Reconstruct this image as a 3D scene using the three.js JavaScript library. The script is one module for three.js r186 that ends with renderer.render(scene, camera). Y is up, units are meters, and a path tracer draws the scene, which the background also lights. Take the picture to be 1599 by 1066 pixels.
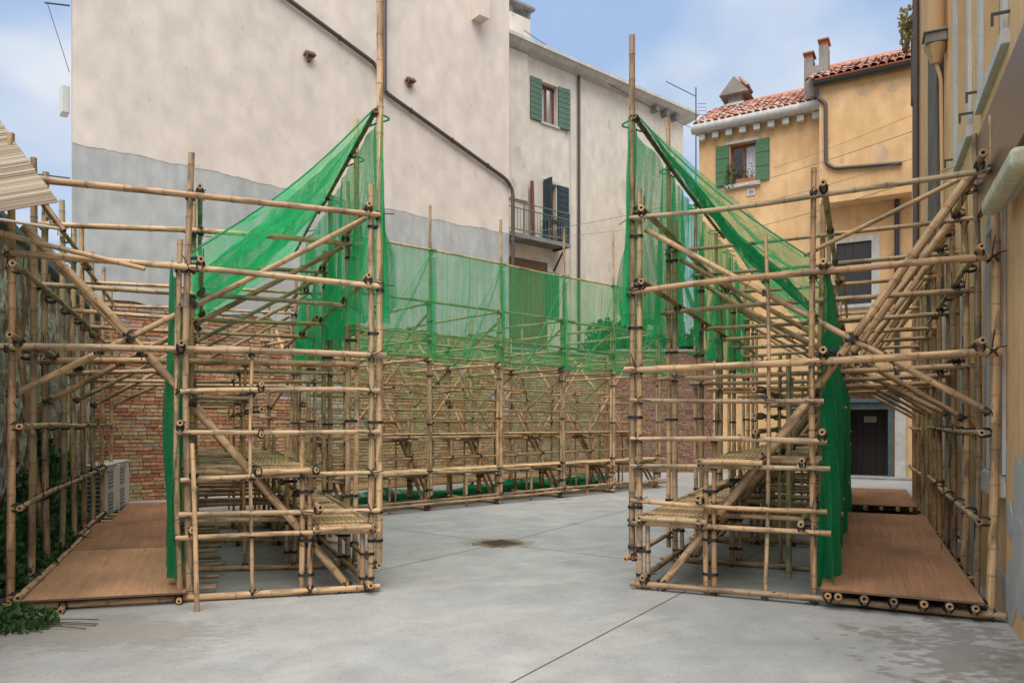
import * as THREE from 'three';
import { mergeGeometries } from 'three/addons/utils/BufferGeometryUtils.js';
import { RoundedBoxGeometry } from 'three/addons/geometries/RoundedBoxGeometry.js';

// ---------------------------------------------------------------- camera, sky, sun, exposure
const scene = new THREE.Scene();
const camera = new THREE.PerspectiveCamera(2 * Math.atan(533 / 1150) * 180 / Math.PI, 1599 / 1066, 0.1, 400);
camera.position.set(0, 1.6, 0);
camera.setViewOffset(1599, 1066, 0, -127, 1599, 1066);      // rising front: verticals stay parallel
camera.updateProjectionMatrix();
const renderer = new THREE.WebGLRenderer({ antialias: true });
renderer.toneMapping = THREE.LinearToneMapping;
renderer.toneMappingExposure = 2.25;
renderer.shadowMap.enabled = true;

// value noise
function hash(x, y, s) { let h = Math.imul(x | 0, 374761393) + Math.imul(y | 0, 668265263) + Math.imul(s | 0, 2147483629 | 0) | 0; h = Math.imul(h ^ (h >>> 13), 1274126177); return ((h ^ (h >>> 16)) >>> 0) / 4294967296; }
function vnoise(x, y, s, px, py) {
  const xi = Math.floor(x), yi = Math.floor(y), fx = x - xi, fy = y - yi, u = fx * fx * (3 - 2 * fx), v = fy * fy * (3 - 2 * fy);
  const m = (a, p) => p ? ((a % p) + p) % p : a, x0 = m(xi, px), x1 = m(xi + 1, px), y0 = m(yi, py), y1 = m(yi + 1, py);
  const a = hash(x0, y0, s), b = hash(x1, y0, s), c = hash(x0, y1, s), d = hash(x1, y1, s);
  return a + (b - a) * u + (c - a) * v + (a - b - c + d) * u * v;
}
function fbm(x, y, s, oct = 4, px = 0, py = 0) { let a = 0.5, t = 0, n = 0; for (let i = 0; i < oct; i++) { t += a * vnoise(x, y, s + i * 17, px, py); n += a; a *= 0.5; x *= 2; y *= 2; px *= 2; py *= 2; } return t / n; }
const sstep = (a, b, x) => { const t = Math.min(1, Math.max(0, (x - a) / (b - a))); return t * t * (3 - 2 * t); };
const lerp = (a, b, t) => a + (b - a) * t;
const mix3 = (a, b, t) => [lerp(a[0], b[0], t), lerp(a[1], b[1], t), lerp(a[2], b[2], t)];
let rs = 12345;
const rnd = () => { rs = (rs + 0x6d2b79f5) | 0; let t = Math.imul(rs ^ (rs >>> 15), 1 | rs); t = (t + Math.imul(t ^ (t >>> 7), 61 | t)) ^ t; return ((t ^ (t >>> 14)) >>> 0) / 4294967296; };
const rr = (a, b) => a + (b - a) * rnd();

{ // sky: pale blue with thin torn cloud, the same all round
  const W = 1024, H = 512, d = new Float32Array(W * H * 4);
  for (let y = 0; y < H; y++) for (let x = 0; x < W; x++) {
    const el = (y / H - 0.5) * Math.PI, az = (x / W) * Math.PI * 2, up = Math.sin(el);
    const yy = Math.max(up, 0) + 0.16, cx = Math.cos(el) * Math.cos(az) / yy, cz = Math.cos(el) * Math.sin(az) / yy;
    const f = fbm(cx * 2.3 + 9, cz * 2.0 + 4, 3, 6), f2 = fbm(cx * 0.8 + 2, cz * 0.9, 31, 4);
    const c = sstep(0.3, 0.58, f * 0.65 + f2 * 0.35);
    const hz = 1 - sstep(0, 0.75, up);
    const base = [lerp(0.155, 0.2, hz), lerp(0.225, 0.265, hz), lerp(0.355, 0.37, hz)], cl = mix3([0.36, 0.38, 0.405], [0.29, 0.31, 0.34], sstep(0.5, 0.75, f2)), o = (y * W + x) * 4;
    for (let k = 0; k < 3; k++) d[o + k] = up > -0.02 ? lerp(base[k], cl[k], c * 0.92) : 0.15;
    d[o + 3] = 1;
  }
  const t = new THREE.DataTexture(d, W, H, THREE.RGBAFormat, THREE.FloatType);
  t.mapping = THREE.EquirectangularReflectionMapping; t.magFilter = THREE.LinearFilter; t.needsUpdate = true;
  scene.background = t; scene.environment = t;
}
const sun = new THREE.DirectionalLight(new THREE.Color(1, 0.935, 0.86), 2.1);
sun.position.set(-2, 24, 2); sun.target.position.set(0, 0, -10); sun.castShadow = true; sun.shadow.radius = 115;
Object.assign(sun.shadow.camera, { left: -26, right: 26, top: 26, bottom: -26, near: 1, far: 90 });
sun.shadow.mapSize.set(2048, 2048);
scene.add(sun, sun.target);

// ---------------------------------------------------------------- helpers
const used = {};
function numbered(n) { used[n] = (used[n] ?? -1) + 1; return used[n] ? `${n}_${String(used[n]).padStart(3, '0')}` : n; }
const V3 = (x, y, z) => new THREE.Vector3(x, y, z);
const W3 = (X, Z, h) => new THREE.Vector3(X, h, -Z);                 // plan coordinates: X to the side, Z ahead, h up
function thing(name, label, category, pos = V3(0, 0, 0), turn = 0, group) {
  const o = new THREE.Group(); o.name = numbered(name); o.position.copy(pos); o.rotation.y = turn; o.userData = { label, category };
  if (group) o.userData.group = group;
  scene.add(o); return o;
}
function part(parent, name, geo, mat, pos, label) {
  const m = new THREE.Mesh(geo, mat); m.name = name; if (pos) m.position.set(...(pos.isVector3 ? pos.toArray() : pos));
  m.castShadow = m.receiveShadow = true; if (label) m.userData.label = label; parent.add(m); return m;
}
function single(name, geo, mat, label, category, pos, group) {
  const m = new THREE.Mesh(geo, mat); m.name = numbered(name); m.castShadow = m.receiveShadow = true; m.userData = { label, category };
  if (group) m.userData.group = group; if (pos) m.position.copy(pos); scene.add(m); return m;
}
function structure(name, geo, mat, pos) { const m = new THREE.Mesh(geo, mat); m.name = name; m.userData.kind = 'structure'; m.receiveShadow = m.castShadow = true; if (pos) m.position.copy(pos); scene.add(m); return m; }
const box = (w, h, d) => new THREE.BoxGeometry(w, h, d);
const rbox = (w, h, d, r = 0.01) => new RoundedBoxGeometry(w, h, d, 1, Math.min(r, w / 2.1, h / 2.1, d / 2.1));
function at(geo, x, y, z, rx = 0, ry = 0, rz = 0) { if (rz) geo.rotateZ(rz); if (rx) geo.rotateX(rx); if (ry) geo.rotateY(ry); geo.translate(x, y, z); return geo; }
const yAxis = V3(0, 1, 0);
function tube(points, r, seg = 6, n) { const c = new THREE.CatmullRomCurve3(points, false, 'centripetal'); return new THREE.TubeGeometry(c, n ?? Math.max(4, points.length * 5), r, seg, false); }
function polyTube(points, r, seg = 10, fillet = 0.08) {               // pipe with bends
  const cp = new THREE.CurvePath();
  let prev = points[0];
  for (let i = 1; i < points.length; i++) {
    if (i < points.length - 1) {
      const a = points[i].clone().add(points[i - 1].clone().sub(points[i]).setLength(fillet)), b = points[i].clone().add(points[i + 1].clone().sub(points[i]).setLength(fillet));
      cp.add(new THREE.LineCurve3(prev, a)); cp.add(new THREE.QuadraticBezierCurve3(a, points[i], b)); prev = b;
    } else cp.add(new THREE.LineCurve3(prev, points[i]));
  }
  return new THREE.TubeGeometry(cp, points.length * 14, r, seg, false);
}
function tex(w, h, fn, srgb = true, sx = 1, sy = 1) {
  const d = new Uint8Array(w * h * 4);
  for (let y = 0; y < h; y++) for (let x = 0; x < w; x++) { const c = fn(x / w, y / h), o = (y * w + x) * 4; for (let k = 0; k < 3; k++) d[o + k] = Math.max(0, Math.min(255, c.length ? c[k] : c)); d[o + 3] = 255; }
  const t = new THREE.DataTexture(d, w, h); t.wrapS = t.wrapT = THREE.RepeatWrapping; t.magFilter = THREE.LinearFilter; t.minFilter = THREE.LinearMipmapLinearFilter;
  if (srgb) t.colorSpace = THREE.SRGBColorSpace; t.repeat.set(1 / sx, 1 / sy); t.needsUpdate = true; return t;
}
const mul3 = (a, k) => [a[0] * k, a[1] * k, a[2] * k];
const std = (o) => new THREE.MeshStandardMaterial(o);

// ---------------------------------------------------------------- materials
// fine plaster grain used as relief on all plaster
const grainTex = tex(512, 512, (u, v) => 255 * (0.6 * fbm(u * 40, v * 40, 5, 4, 40, 40) + 0.4 * fbm(u * 9, v * 9, 8, 3, 9, 9)), false, 1.1, 1.1);
function plasterTex(base, alt, seed, size, opt = {}) {
  const N = opt.n ?? 512; return tex(N, N, (u, v) => {
    const a = fbm(u * 5, v * 5, seed, 6, 5, 5), b = fbm(u * 22, v * 14, seed + 3, 4, 22, 14), st = fbm(u * 34, v * 3, seed + 9, 4, 34, 3);
    let c = mix3(base, alt, sstep(0.32, 0.68, a * 0.6 + st * 0.4) * (opt.k ?? 0.7));
    c = mul3(c, 0.93 + 0.14 * b);
    if (opt.patch) { const p = sstep(opt.pt ?? 0.62, (opt.pt ?? 0.62) + 0.025, fbm(u * 7 + 3, v * 5, seed + 40, 5, 7, 5)); c = mix3(c, mul3(opt.patch, 0.88 + 0.24 * b), p); }
    const hair = fbm(u * 12, v * 12, seed + 60, 5, 12, 12); if (opt.crack && Math.abs(hair - 0.5) < 0.0045) c = mul3(c, 0.86);
    const dot = fbm(u * 120, v * 120, seed + 70, 1, 120, 120); if (dot > 0.94) c = mul3(c, 0.93);
    return c;
  }, true, size, size);
}
const M = {};
const plaster = (map, rough = 0.94, bump = 0.006) => std({ map, roughness: rough, bumpMap: grainTex, bumpScale: bump });
const plasterSmooth = (map) => plaster(map, 0.94, 0.0022);
M.bigUpper = plasterSmooth(plasterTex([224, 211, 199], [213, 201, 190], 11, 6.3, { n: 1024, k: 0.45 }));
M.bigGrey = plasterSmooth(plasterTex([186, 187, 185], [168, 170, 169], 22, 3.4, { k: 0.8 }));
M.cream = plasterSmooth(plasterTex([228, 219, 204], [214, 205, 191], 33, 5.2, { n: 1024, k: 0.6, patch: [214, 207, 195], pt: 0.68 }));
M.brownWall = plaster(plasterTex([128, 98, 78], [112, 88, 72], 35, 3));
M.ochre = plaster(plasterTex([226, 189, 142], [213, 174, 124], 44, 4.6, { k: 0.9, patch: [196, 172, 138], pt: 0.69 }));
M.ochreDull = plaster(plasterTex([206, 168, 124], [194, 158, 116], 46, 4.0, { k: 0.9, patch: [176, 158, 134], pt: 0.68 }));
M.ochreWorn = plaster(plasterTex([222, 182, 134], [210, 170, 124], 55, 3.1, { k: 0.8 }));
M.render = plaster(plasterTex([112, 104, 96], [92, 86, 80], 66, 2.2, { k: 1 }), 0.97, 0.02);
M.stone = plaster(plasterTex([205, 203, 198], [180, 180, 176], 77, 2), 0.85, 0.004);
M.greyStone = plaster(plasterTex([150, 150, 146], [122, 122, 118], 78, 1.6), 0.9, 0.01);
M.slate = std({ color: 0x6f7c86, roughness: 0.9, bumpMap: grainTex, bumpScale: 0.006 });
M.greyBoard = plaster(plasterTex([140, 143, 148], [118, 122, 128], 79, 1.5), 0.9, 0.004);
M.oldWall = std({ map: tex(1024, 1024, (u, v) => {
  const a = fbm(u * 7, v * 7, 91, 6, 7, 7), b = fbm(u * 34, v * 34, 92, 4, 34, 34), c = fbm(u * 16, v * 9, 95, 5, 16, 9);
  let col = mix3([206, 200, 186], [166, 159, 144], sstep(0.35, 0.65, a)); col = mix3(col, [128, 84, 62], sstep(0.56, 0.62, c) * 0.75); col = mix3(col, [88, 90, 74], sstep(0.6, 0.66, b) * 0.6);
  return mul3(col, 0.8 + 0.4 * b);
}, true, 3, 3), roughness: 1, bumpMap: tex(512, 512, (u, v) => 255 * fbm(u * 12, v * 12, 97, 6, 12, 12), false, 1.5, 1.5), bumpScale: 0.05 });
M.mortar = plaster(plasterTex([182, 164, 142], [152, 134, 114], 101, 1.7), 1, 0.02);
// bricks: one mottled map, tinted by vertex colour
M.brick = std({ vertexColors: true, roughness: 0.95, map: tex(512, 512, (u, v) => 255 * (0.72 + 0.42 * (fbm(u * 12, v * 30, 111, 5, 12, 30) - 0.2)), true, 0.9, 0.9), bumpMap: grainTex, bumpScale: 0.012 });
// bamboo: fibre streaks along the culm, spots and grey weathering
const bambooMap = tex(256, 1024, (u, v) => {
  const st = fbm(u * 26, v * 5, 121, 4, 26, 5), bl = fbm(u * 4, v * 9, 125, 4, 4, 9), sp = fbm(u * 14, v * 46, 128, 2, 14, 46);
  let c = mix3([234, 217, 188], [204, 182, 150], sstep(0.3, 0.7, st)); c = mix3(c, [156, 143, 124], sstep(0.48, 0.7, bl) * 0.8);
  if (sp > 0.8) c = mul3(c, 0.78); return c;
}, true, 0.25, 1.7);
const bambooRough = 0.62;
const bam = (r, g, b) => std({ map: bambooMap, vertexColors: true, color: new THREE.Color(r, g, b), roughness: bambooRough });
M.bamboo = [bam(0.76, 0.61, 0.475), bam(0.6, 0.495, 0.405), bam(0.86, 0.70, 0.54), bam(0.7, 0.59, 0.485), bam(0.6, 0.56, 0.45), bam(0.68, 0.5, 0.37), bam(0.8, 0.63, 0.47), bam(0.52, 0.43, 0.355)];
M.bambooDark = bam(0.34, 0.24, 0.15);
M.bambooGreen = bam(0.47, 0.49, 0.34);
M.slat = [std({ map: bambooMap, color: new THREE.Color(0.92, 0.76, 0.54), roughness: 0.6 }), std({ map: bambooMap, color: new THREE.Color(0.8, 0.66, 0.47), roughness: 0.65 }), std({ map: bambooMap, color: new THREE.Color(0.86, 0.75, 0.56), roughness: 0.6 })];
M.lash = std({ color: new THREE.Color(0.016, 0.016, 0.02), roughness: 0.45 });
M.matSlat = [std({ color: new THREE.Color(0.33, 0.265, 0.19), roughness: 0.8 }), std({ color: new THREE.Color(0.4, 0.335, 0.25), roughness: 0.8 }), std({ color: new THREE.Color(0.24, 0.185, 0.125), roughness: 0.8 })];
M.ply = [0, 1, 2].map((s) => std({ roughness: 0.78, map: tex(768, 384, (u, v) => {
  const g = fbm(u * 4, v * 90, 140 + s, 4, 4, 90), big = fbm(u * 3, v * 3, 150 + s, 5, 3, 3), fl = fbm(u * 60, v * 160, 160 + s, 2, 60, 160), st = fbm(u * 3, v * 40, 170 + s, 5, 3, 40);
  let c = mix3([[184, 144, 106], [156, 116, 84], [164, 122, 90]][s], [[168, 126, 92], [136, 98, 70], [144, 103, 75]][s], sstep(0.25, 0.75, g * 0.55 + big * 0.45)); c = mul3(c, 0.74 + 0.5 * big);
  if (fl > 0.66) c = mul3(c, 0.94); c = mix3(c, [98, 72, 56], sstep(0.58, 0.85, st) * 0.3); return c;
}, true, 2.44, 1.3) }));
M.plyEdge = std({ color: new THREE.Color(0.16, 0.095, 0.06), roughness: 0.9 });
const netAlpha = tex(512, 512, (u, v) => 255 * (0.55 + 0.6 * (fbm(u * 46, v * 2, 181, 4, 46, 2) - 0.5) + 0.22 * (fbm(u * 6, v * 6, 183, 3, 6, 6) - 0.5) + 0.3 * (vnoise(u * 256, v * 256, 185, 256, 256) - 0.5)), false, 2.2, 2.2);
const net = (op, c = [0.035, 0.54, 0.2]) => new THREE.MeshPhysicalMaterial({ color: new THREE.Color(...c), roughness: 1, transmission: 0.5, thickness: 0, specularIntensity: 0.15, transparent: true, opacity: op, alphaMap: netAlpha, side: THREE.DoubleSide });
M.net = net(1.2); M.netThin = net(0.84); M.netFar = net(0.8, [0.06, 0.56, 0.2]); M.netSheer = net(0.42); M.netDenseShaded = net(1.6, [0.016, 0.32, 0.12]);  // heavy net: more opaque, and its green darkened to paint in shade
M.rope = std({ color: new THREE.Color(0.02, 0.28, 0.1), roughness: 0.8 });
M.whiteCord = std({ color: new THREE.Color(0.62, 0.62, 0.6), roughness: 0.8 });
M.metalDark = std({ color: new THREE.Color(0.075, 0.07, 0.068), roughness: 0.5, metalness: 0.5 });
M.pipeBrown = std({ color: new THREE.Color(0.105, 0.085, 0.075), roughness: 0.45, metalness: 0.3 });
M.gutterBlack = std({ color: new THREE.Color(0.035, 0.035, 0.04), roughness: 0.5 });
M.wire = std({ color: new THREE.Color(0.06, 0.06, 0.065), roughness: 0.6 });
M.wirePale = std({ color: new THREE.Color(0.22, 0.22, 0.22), roughness: 0.6 });
M.rust = std({ color: new THREE.Color(0.17, 0.09, 0.05), roughness: 0.9 });
const wood = (r, g, b, s) => std({ color: new THREE.Color(r, g, b), roughness: 0.7, map: tex(256, 256, (u, v) => 255 * (0.78 + 0.34 * (fbm(u * 5, v * 22, s, 4, 5, 22) - 0.35)), true, 0.6, 0.6) });
M.greenShutter = wood(0.095, 0.24, 0.115, 201); M.greenPale = wood(0.16, 0.29, 0.2, 202); M.blueShutter = wood(0.045, 0.085, 0.105, 203); M.greyShutter = wood(0.06, 0.066, 0.072, 204);
M.frameRed = wood(0.33, 0.12, 0.06, 205); M.frameOrange = wood(0.42, 0.15, 0.045, 206); M.doorTeal = wood(0.11, 0.165, 0.18, 207);
M.curtain = std({ color: new THREE.Color(0.7, 0.72, 0.76), roughness: 0.95 });
M.glass = new THREE.MeshPhysicalMaterial({ color: 0xffffff, roughness: 0.03, transmission: 1, thickness: 0, ior: 1.5 });
M.doorNearBlack = std({ color: new THREE.Color(0.028, 0.028, 0.03), roughness: 0.7 });  // even near-black colour of the far door and its planks
M.dark = new THREE.MeshPhysicalMaterial({ color: new THREE.Color(0.005, 0.005, 0.006), roughness: 1, specularIntensity: 0.1 });
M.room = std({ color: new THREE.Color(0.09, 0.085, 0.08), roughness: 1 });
M.acWhite = std({ color: new THREE.Color(0.62, 0.62, 0.58), roughness: 0.42 });
M.acDark = std({ color: new THREE.Color(0.055, 0.065, 0.075), roughness: 0.6 });
M.brownPanel = std({ color: new THREE.Color(0.105, 0.062, 0.045), roughness: 0.34 });
M.lampTube = plaster(plasterTex([196, 196, 172], [168, 166, 140], 89, 0.6, { n: 256 }), 0.5, 0.002);
M.tile = [[0.42, 0.19, 0.13], [0.36, 0.16, 0.11], [0.47, 0.25, 0.18], [0.3, 0.17, 0.13], [0.44, 0.3, 0.24]].map((c, i) => std({ color: new THREE.Color(...c), roughness: 0.92, bumpMap: grainTex, bumpScale: 0.01 }));
M.terracotta = std({ color: new THREE.Color(0.4, 0.15, 0.08), roughness: 0.9 });
M.chimney = plaster(plasterTex([150, 145, 136], [126, 122, 114], 88, 1.6), 0.95, 0.012);
M.leaf = [[0.035, 0.1, 0.022], [0.05, 0.13, 0.03], [0.075, 0.16, 0.04], [0.028, 0.075, 0.022]].map((c) => new THREE.MeshPhysicalMaterial({ color: new THREE.Color(...c), roughness: 0.75, transmission: 0.3, thickness: 0, specularIntensity: 0.5, side: THREE.DoubleSide }));
M.leafYellow = new THREE.MeshPhysicalMaterial({ color: new THREE.Color(0.32, 0.24, 0.06), roughness: 0.8, transmission: 0.3, thickness: 0, side: THREE.DoubleSide });
M.stem = std({ color: new THREE.Color(0.1, 0.085, 0.05), roughness: 0.9 });
M.paper = std({ color: new THREE.Color(0.5, 0.5, 0.46), roughness: 0.9 });
M.soil = std({ color: new THREE.Color(0.075, 0.062, 0.045), roughness: 1, bumpMap: grainTex, bumpScale: 0.05 });
M.grate = std({ color: new THREE.Color(0.1, 0.075, 0.05), roughness: 0.75, metalness: 0.4 });
M.joint = std({ color: new THREE.Color(0.11, 0.11, 0.11), roughness: 1 });
M.dirt = std({ color: new THREE.Color(0.16, 0.125, 0.085), roughness: 1, bumpMap: grainTex, bumpScale: 0.03 });
// metric uv: box projection in the geometry's own axes
function metric(g) {
  if (!g.attributes.normal) g.computeVertexNormals();
  const p = g.attributes.position, n = g.attributes.normal, uv = new Float32Array(p.count * 2);
  for (let i = 0; i < p.count; i++) {
    const ax = Math.abs(n.getX(i)), ay = Math.abs(n.getY(i)), az = Math.abs(n.getZ(i));
    const [u, v] = az >= ax && az >= ay ? [p.getX(i), p.getY(i)] : ax >= ay ? [p.getZ(i), p.getY(i)] : [p.getX(i), p.getZ(i)];
    uv[i * 2] = u; uv[i * 2 + 1] = v;
  }
  g.setAttribute('uv', new THREE.BufferAttribute(uv, 2)); return g;
}
const mbox = (x0, x1, y0, y1, z0, z1) => metric(at(box(x1 - x0, y1 - y0, z1 - z0), (x0 + x1) / 2, (y0 + y1) / 2, (z0 + z1) / 2));
function extr(pts, z0, z1, holes = []) {
  const s = new THREE.Shape(pts.map((p) => new THREE.Vector2(...p)));
  for (const h of holes) s.holes.push(new THREE.Path([[h[0], h[2]], [h[0], h[3]], [h[1], h[3]], [h[1], h[2]]].map((p) => new THREE.Vector2(...p))));
  return metric(new THREE.ExtrudeGeometry(s, { depth: z1 - z0, bevelEnabled: false }).translate(0, 0, z0));
}
const alongX = (prof, x0, x1) => metric(new THREE.ExtrudeGeometry(new THREE.Shape(prof.map(([z, y]) => new THREE.Vector2(-z, y))), { depth: x1 - x0, bevelEnabled: false }).rotateY(Math.PI / 2).translate(x0, 0, 0));
const turnOf = (dx, dZ) => Math.atan2(dZ, dx);

// ---------------------------------------------------------------- ground
{
  const fx0 = -8, fz0 = 2.2, S = 13;                                   // court slab, one map so that stains lie where they are
  const stain = (X, Z, s) => 0.5 * fbm(X * 3.2, Z * 1.6, s, 6) + 0.5 * fbm(X * 12, Z * 22, s + 1, 5);
  const map = tex(1408, 1408, (u, v) => {
    const X = fx0 + u * S, Z = fz0 + v * S;
    const a = fbm(X * 0.7, Z * 0.7, 211, 5), b = fbm(X * 3, Z * 3, 213, 5), g = vnoise(X * 70, Z * 70, 215), sw = fbm(X * 1.2 + Z * 0.8, Z * 5 - X * 3, 217, 4);
    let c = mix3([156, 156, 153], [146, 148, 147], sstep(0.3, 0.7, a)); c = mix3(c, [165, 162, 154], sstep(0.5, 0.75, sw) * 0.6); c = mul3(c, 0.91 + 0.18 * b); c = mul3(c, 0.97 + 0.06 * fbm(X * 9, Z * 9, 219, 3));
    if (g > 0.86) c = mul3(c, 0.9); else if (g < 0.06) c = mul3(c, 1.06);
    // damp patch beside the ochre wall, streaked and torn at its edge
    const dx = (X - 2.95 - (Z - 5) * 0.22) / 0.72, dz = (Z - 5.0) / 1.15, wet = 0.85 - Math.sqrt(dx * dx + dz * dz) + (stain(X, Z, 221) - 0.5) * 4.2;
    c = mix3(c, [98, 91, 83], sstep(0.05, 0.5, wet) * 0.5);
    const w2 = 1 - Math.hypot((X - 3.3) / 0.7, (Z - 4.1) / 0.8) + (stain(X + 5, Z, 223) - 0.5) * 4.2 - 0.15; c = mix3(c, [100, 93, 84], sstep(0.05, 0.5, w2) * 0.45);
    const rub = 1 - Math.hypot((X + 3.2) / 1.3, (Z - 5.6) / 0.6) + (stain(X, Z + 9, 225) - 0.5) * 2; c = mix3(c, [132, 126, 116], sstep(0.1, 0.5, rub) * 0.5);
    const dirt = 1 - Math.hypot((X + 0.15) / 0.62, (Z - 9.74) / 0.5) + (stain(X * 2, Z * 2, 227) - 0.5) * 1.3; c = mix3(c, [128, 118, 100], sstep(0.1, 0.4, dirt) * 0.7);
    return c;
  });
  map.wrapS = map.wrapT = THREE.ClampToEdgeWrapping;
  const g = new THREE.PlaneGeometry(S, S, 1, 1).rotateX(-Math.PI / 2), uv = g.attributes.uv, p = g.attributes.position;
  g.translate(fx0 + S / 2, 0.004, -(fz0 + S / 2));
  for (let i = 0; i < uv.count; i++) uv.setXY(i, (p.getX(i) - fx0) / S, (-p.getZ(i) - fz0) / S);
  const fine = tex(512, 512, (u, v) => 255 * (0.5 * vnoise(u * 90, v * 90, 231, 90, 90) + 0.5 * fbm(u * 20, v * 20, 233, 4, 20, 20)), false, 1, 1); fine.repeat.set(S / 0.9, S / 0.9);
  structure('courtyard_floor', g, std({ map, roughness: 0.82, bumpMap: fine, bumpScale: 0.004 }));
  const far = metric(new THREE.PlaneGeometry(300, 300).rotateX(-Math.PI / 2));
  structure('ground', far, std({ map: plasterTex([158, 157, 153], [144, 145, 142], 235, 5), roughness: 0.88 }));
  const joint = (X0, Z0, X1, Z1) => {
    const L = Math.hypot(X1 - X0, Z1 - Z0), gg = new THREE.PlaneGeometry(L, 0.009).rotateX(-Math.PI / 2);
    const m = structure('pavement_joint', gg, M.joint, W3((X0 + X1) / 2, (Z0 + Z1) / 2, 0.008)); m.rotation.y = Math.atan2(Z1 - Z0, X1 - X0); m.name = numbered('pavement_joint');
  };
  joint(-0.72, 3.45, 3.5, 9.75); joint(-1.65, 7.66, -0.38, 9.42); joint(0.02, 10.0, 2.6, 14.3); joint(-3.4, 12.4, -0.42, 9.98); joint(0.1, 9.5, 3.0, 7.46);
}
{ // floor drain
  const t = thing('floor_drain', 'rusty brown floor drain grate set in dirt in the middle of the concrete court', 'drain', W3(-0.17, 9.74, 0.008), 0.6);
  const rim = extr([[-0.2, -0.2], [0.2, -0.2], [0.2, 0.2], [-0.2, 0.2]], 0, 0.008, [[-0.165, 0.165, -0.165, 0.165]]).rotateX(-Math.PI / 2);
  part(t, 'rim', rim, M.grate); part(t, 'sump', at(box(0.33, 0.002, 0.33), 0, 0.002, 0), M.dark);
  for (let i = 0; i < 7; i++) part(t, 'bar', box(0.022, 0.008, 0.33), M.grate, [-0.14 + i * 0.047, 0.006, 0]);
  const pts = []; for (let i = 0; i < 26; i++) { const a = i / 26 * 6.283, r = 0.29 + 0.13 * (hash(i, 3, 7) - 0.4) ; pts.push([Math.cos(a) * r * 1.1, Math.sin(a) * r]); }
  part(t, 'dirt_ring', extr(pts, 0, 0.003, [[-0.2, 0.2, -0.2, 0.2]]).rotateX(-Math.PI / 2), M.dirt, [0, 0, 0]);
}

// ---------------------------------------------------------------- bricks
function brickGeo(l, h, d, c, jit = 0.004) {
  const g = box(l, h, d), p = g.attributes.position, col = new Float32Array(p.count * 3), key = {};
  for (let i = 0; i < p.count; i++) {
    const k = [p.getX(i) > 0, p.getY(i) > 0, p.getZ(i) > 0].join(); key[k] ??= [rr(-jit, jit), rr(-jit, jit), rr(-jit, jit)];
    p.setXYZ(i, p.getX(i) + key[k][0], p.getY(i) + key[k][1], p.getZ(i) + key[k][2]); col.set(c, i * 3);
  }
  g.setAttribute('color', new THREE.BufferAttribute(col, 3)); g.computeVertexNormals(); metric(g);
  const ou = rr(0, 1), ov = rr(0, 1), uv = g.attributes.uv; for (let i = 0; i < uv.count; i++) uv.setXY(i, uv.getX(i) + ou, uv.getY(i) + ov);
  return g;
}
const BR = [[0.62, 0.29, 0.15], [0.66, 0.38, 0.21], [0.57, 0.245, 0.125], [0.66, 0.42, 0.235], [0.68, 0.48, 0.31], [0.51, 0.21, 0.115], [0.63, 0.33, 0.175], [0.66, 0.42, 0.235]];
function brickwork(parent, x0, x1, h0, top, course, own, tint, z = 0, dull = 1) {
  const rest = []; let n = 0;
  for (let row = 0, y = h0; y < 5; row++, y += course) {
    let x = x0 - rr(0, 0.25);
    while (x < x1) {
      const l = rnd() < 0.22 ? rr(0.12, 0.15) : rr(0.235, 0.29), a = Math.max(x, x0), b = Math.min(x + l - 0.012, x1), xc = (a + b) / 2; x += l;
      if (b - a < 0.04 || y + course > top(xc)) continue;
      let c = BR[Math.floor(rnd() * BR.length)].map((k) => k * rr(0.85, 1.12) * dull); c = tint ? tint(c, xc, y) : c;
      const g = brickGeo(b - a, course - 0.014, 0.07, c), zz = z - 0.035 + rr(-0.007, 0.006), yy = y + course / 2 + rr(-0.002, 0.002);
      if (own && n < 300 && own(xc, y)) { part(parent, 'brick', g, M.brick, [xc, yy, zz]); n++; } else rest.push(g.translate(xc, yy, zz));
    }
  }
  if (rest.length) { const m = part(parent, 'brickwork', mergeGeometries(rest), M.brick); m.userData.kind = 'stuff'; }
}

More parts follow.
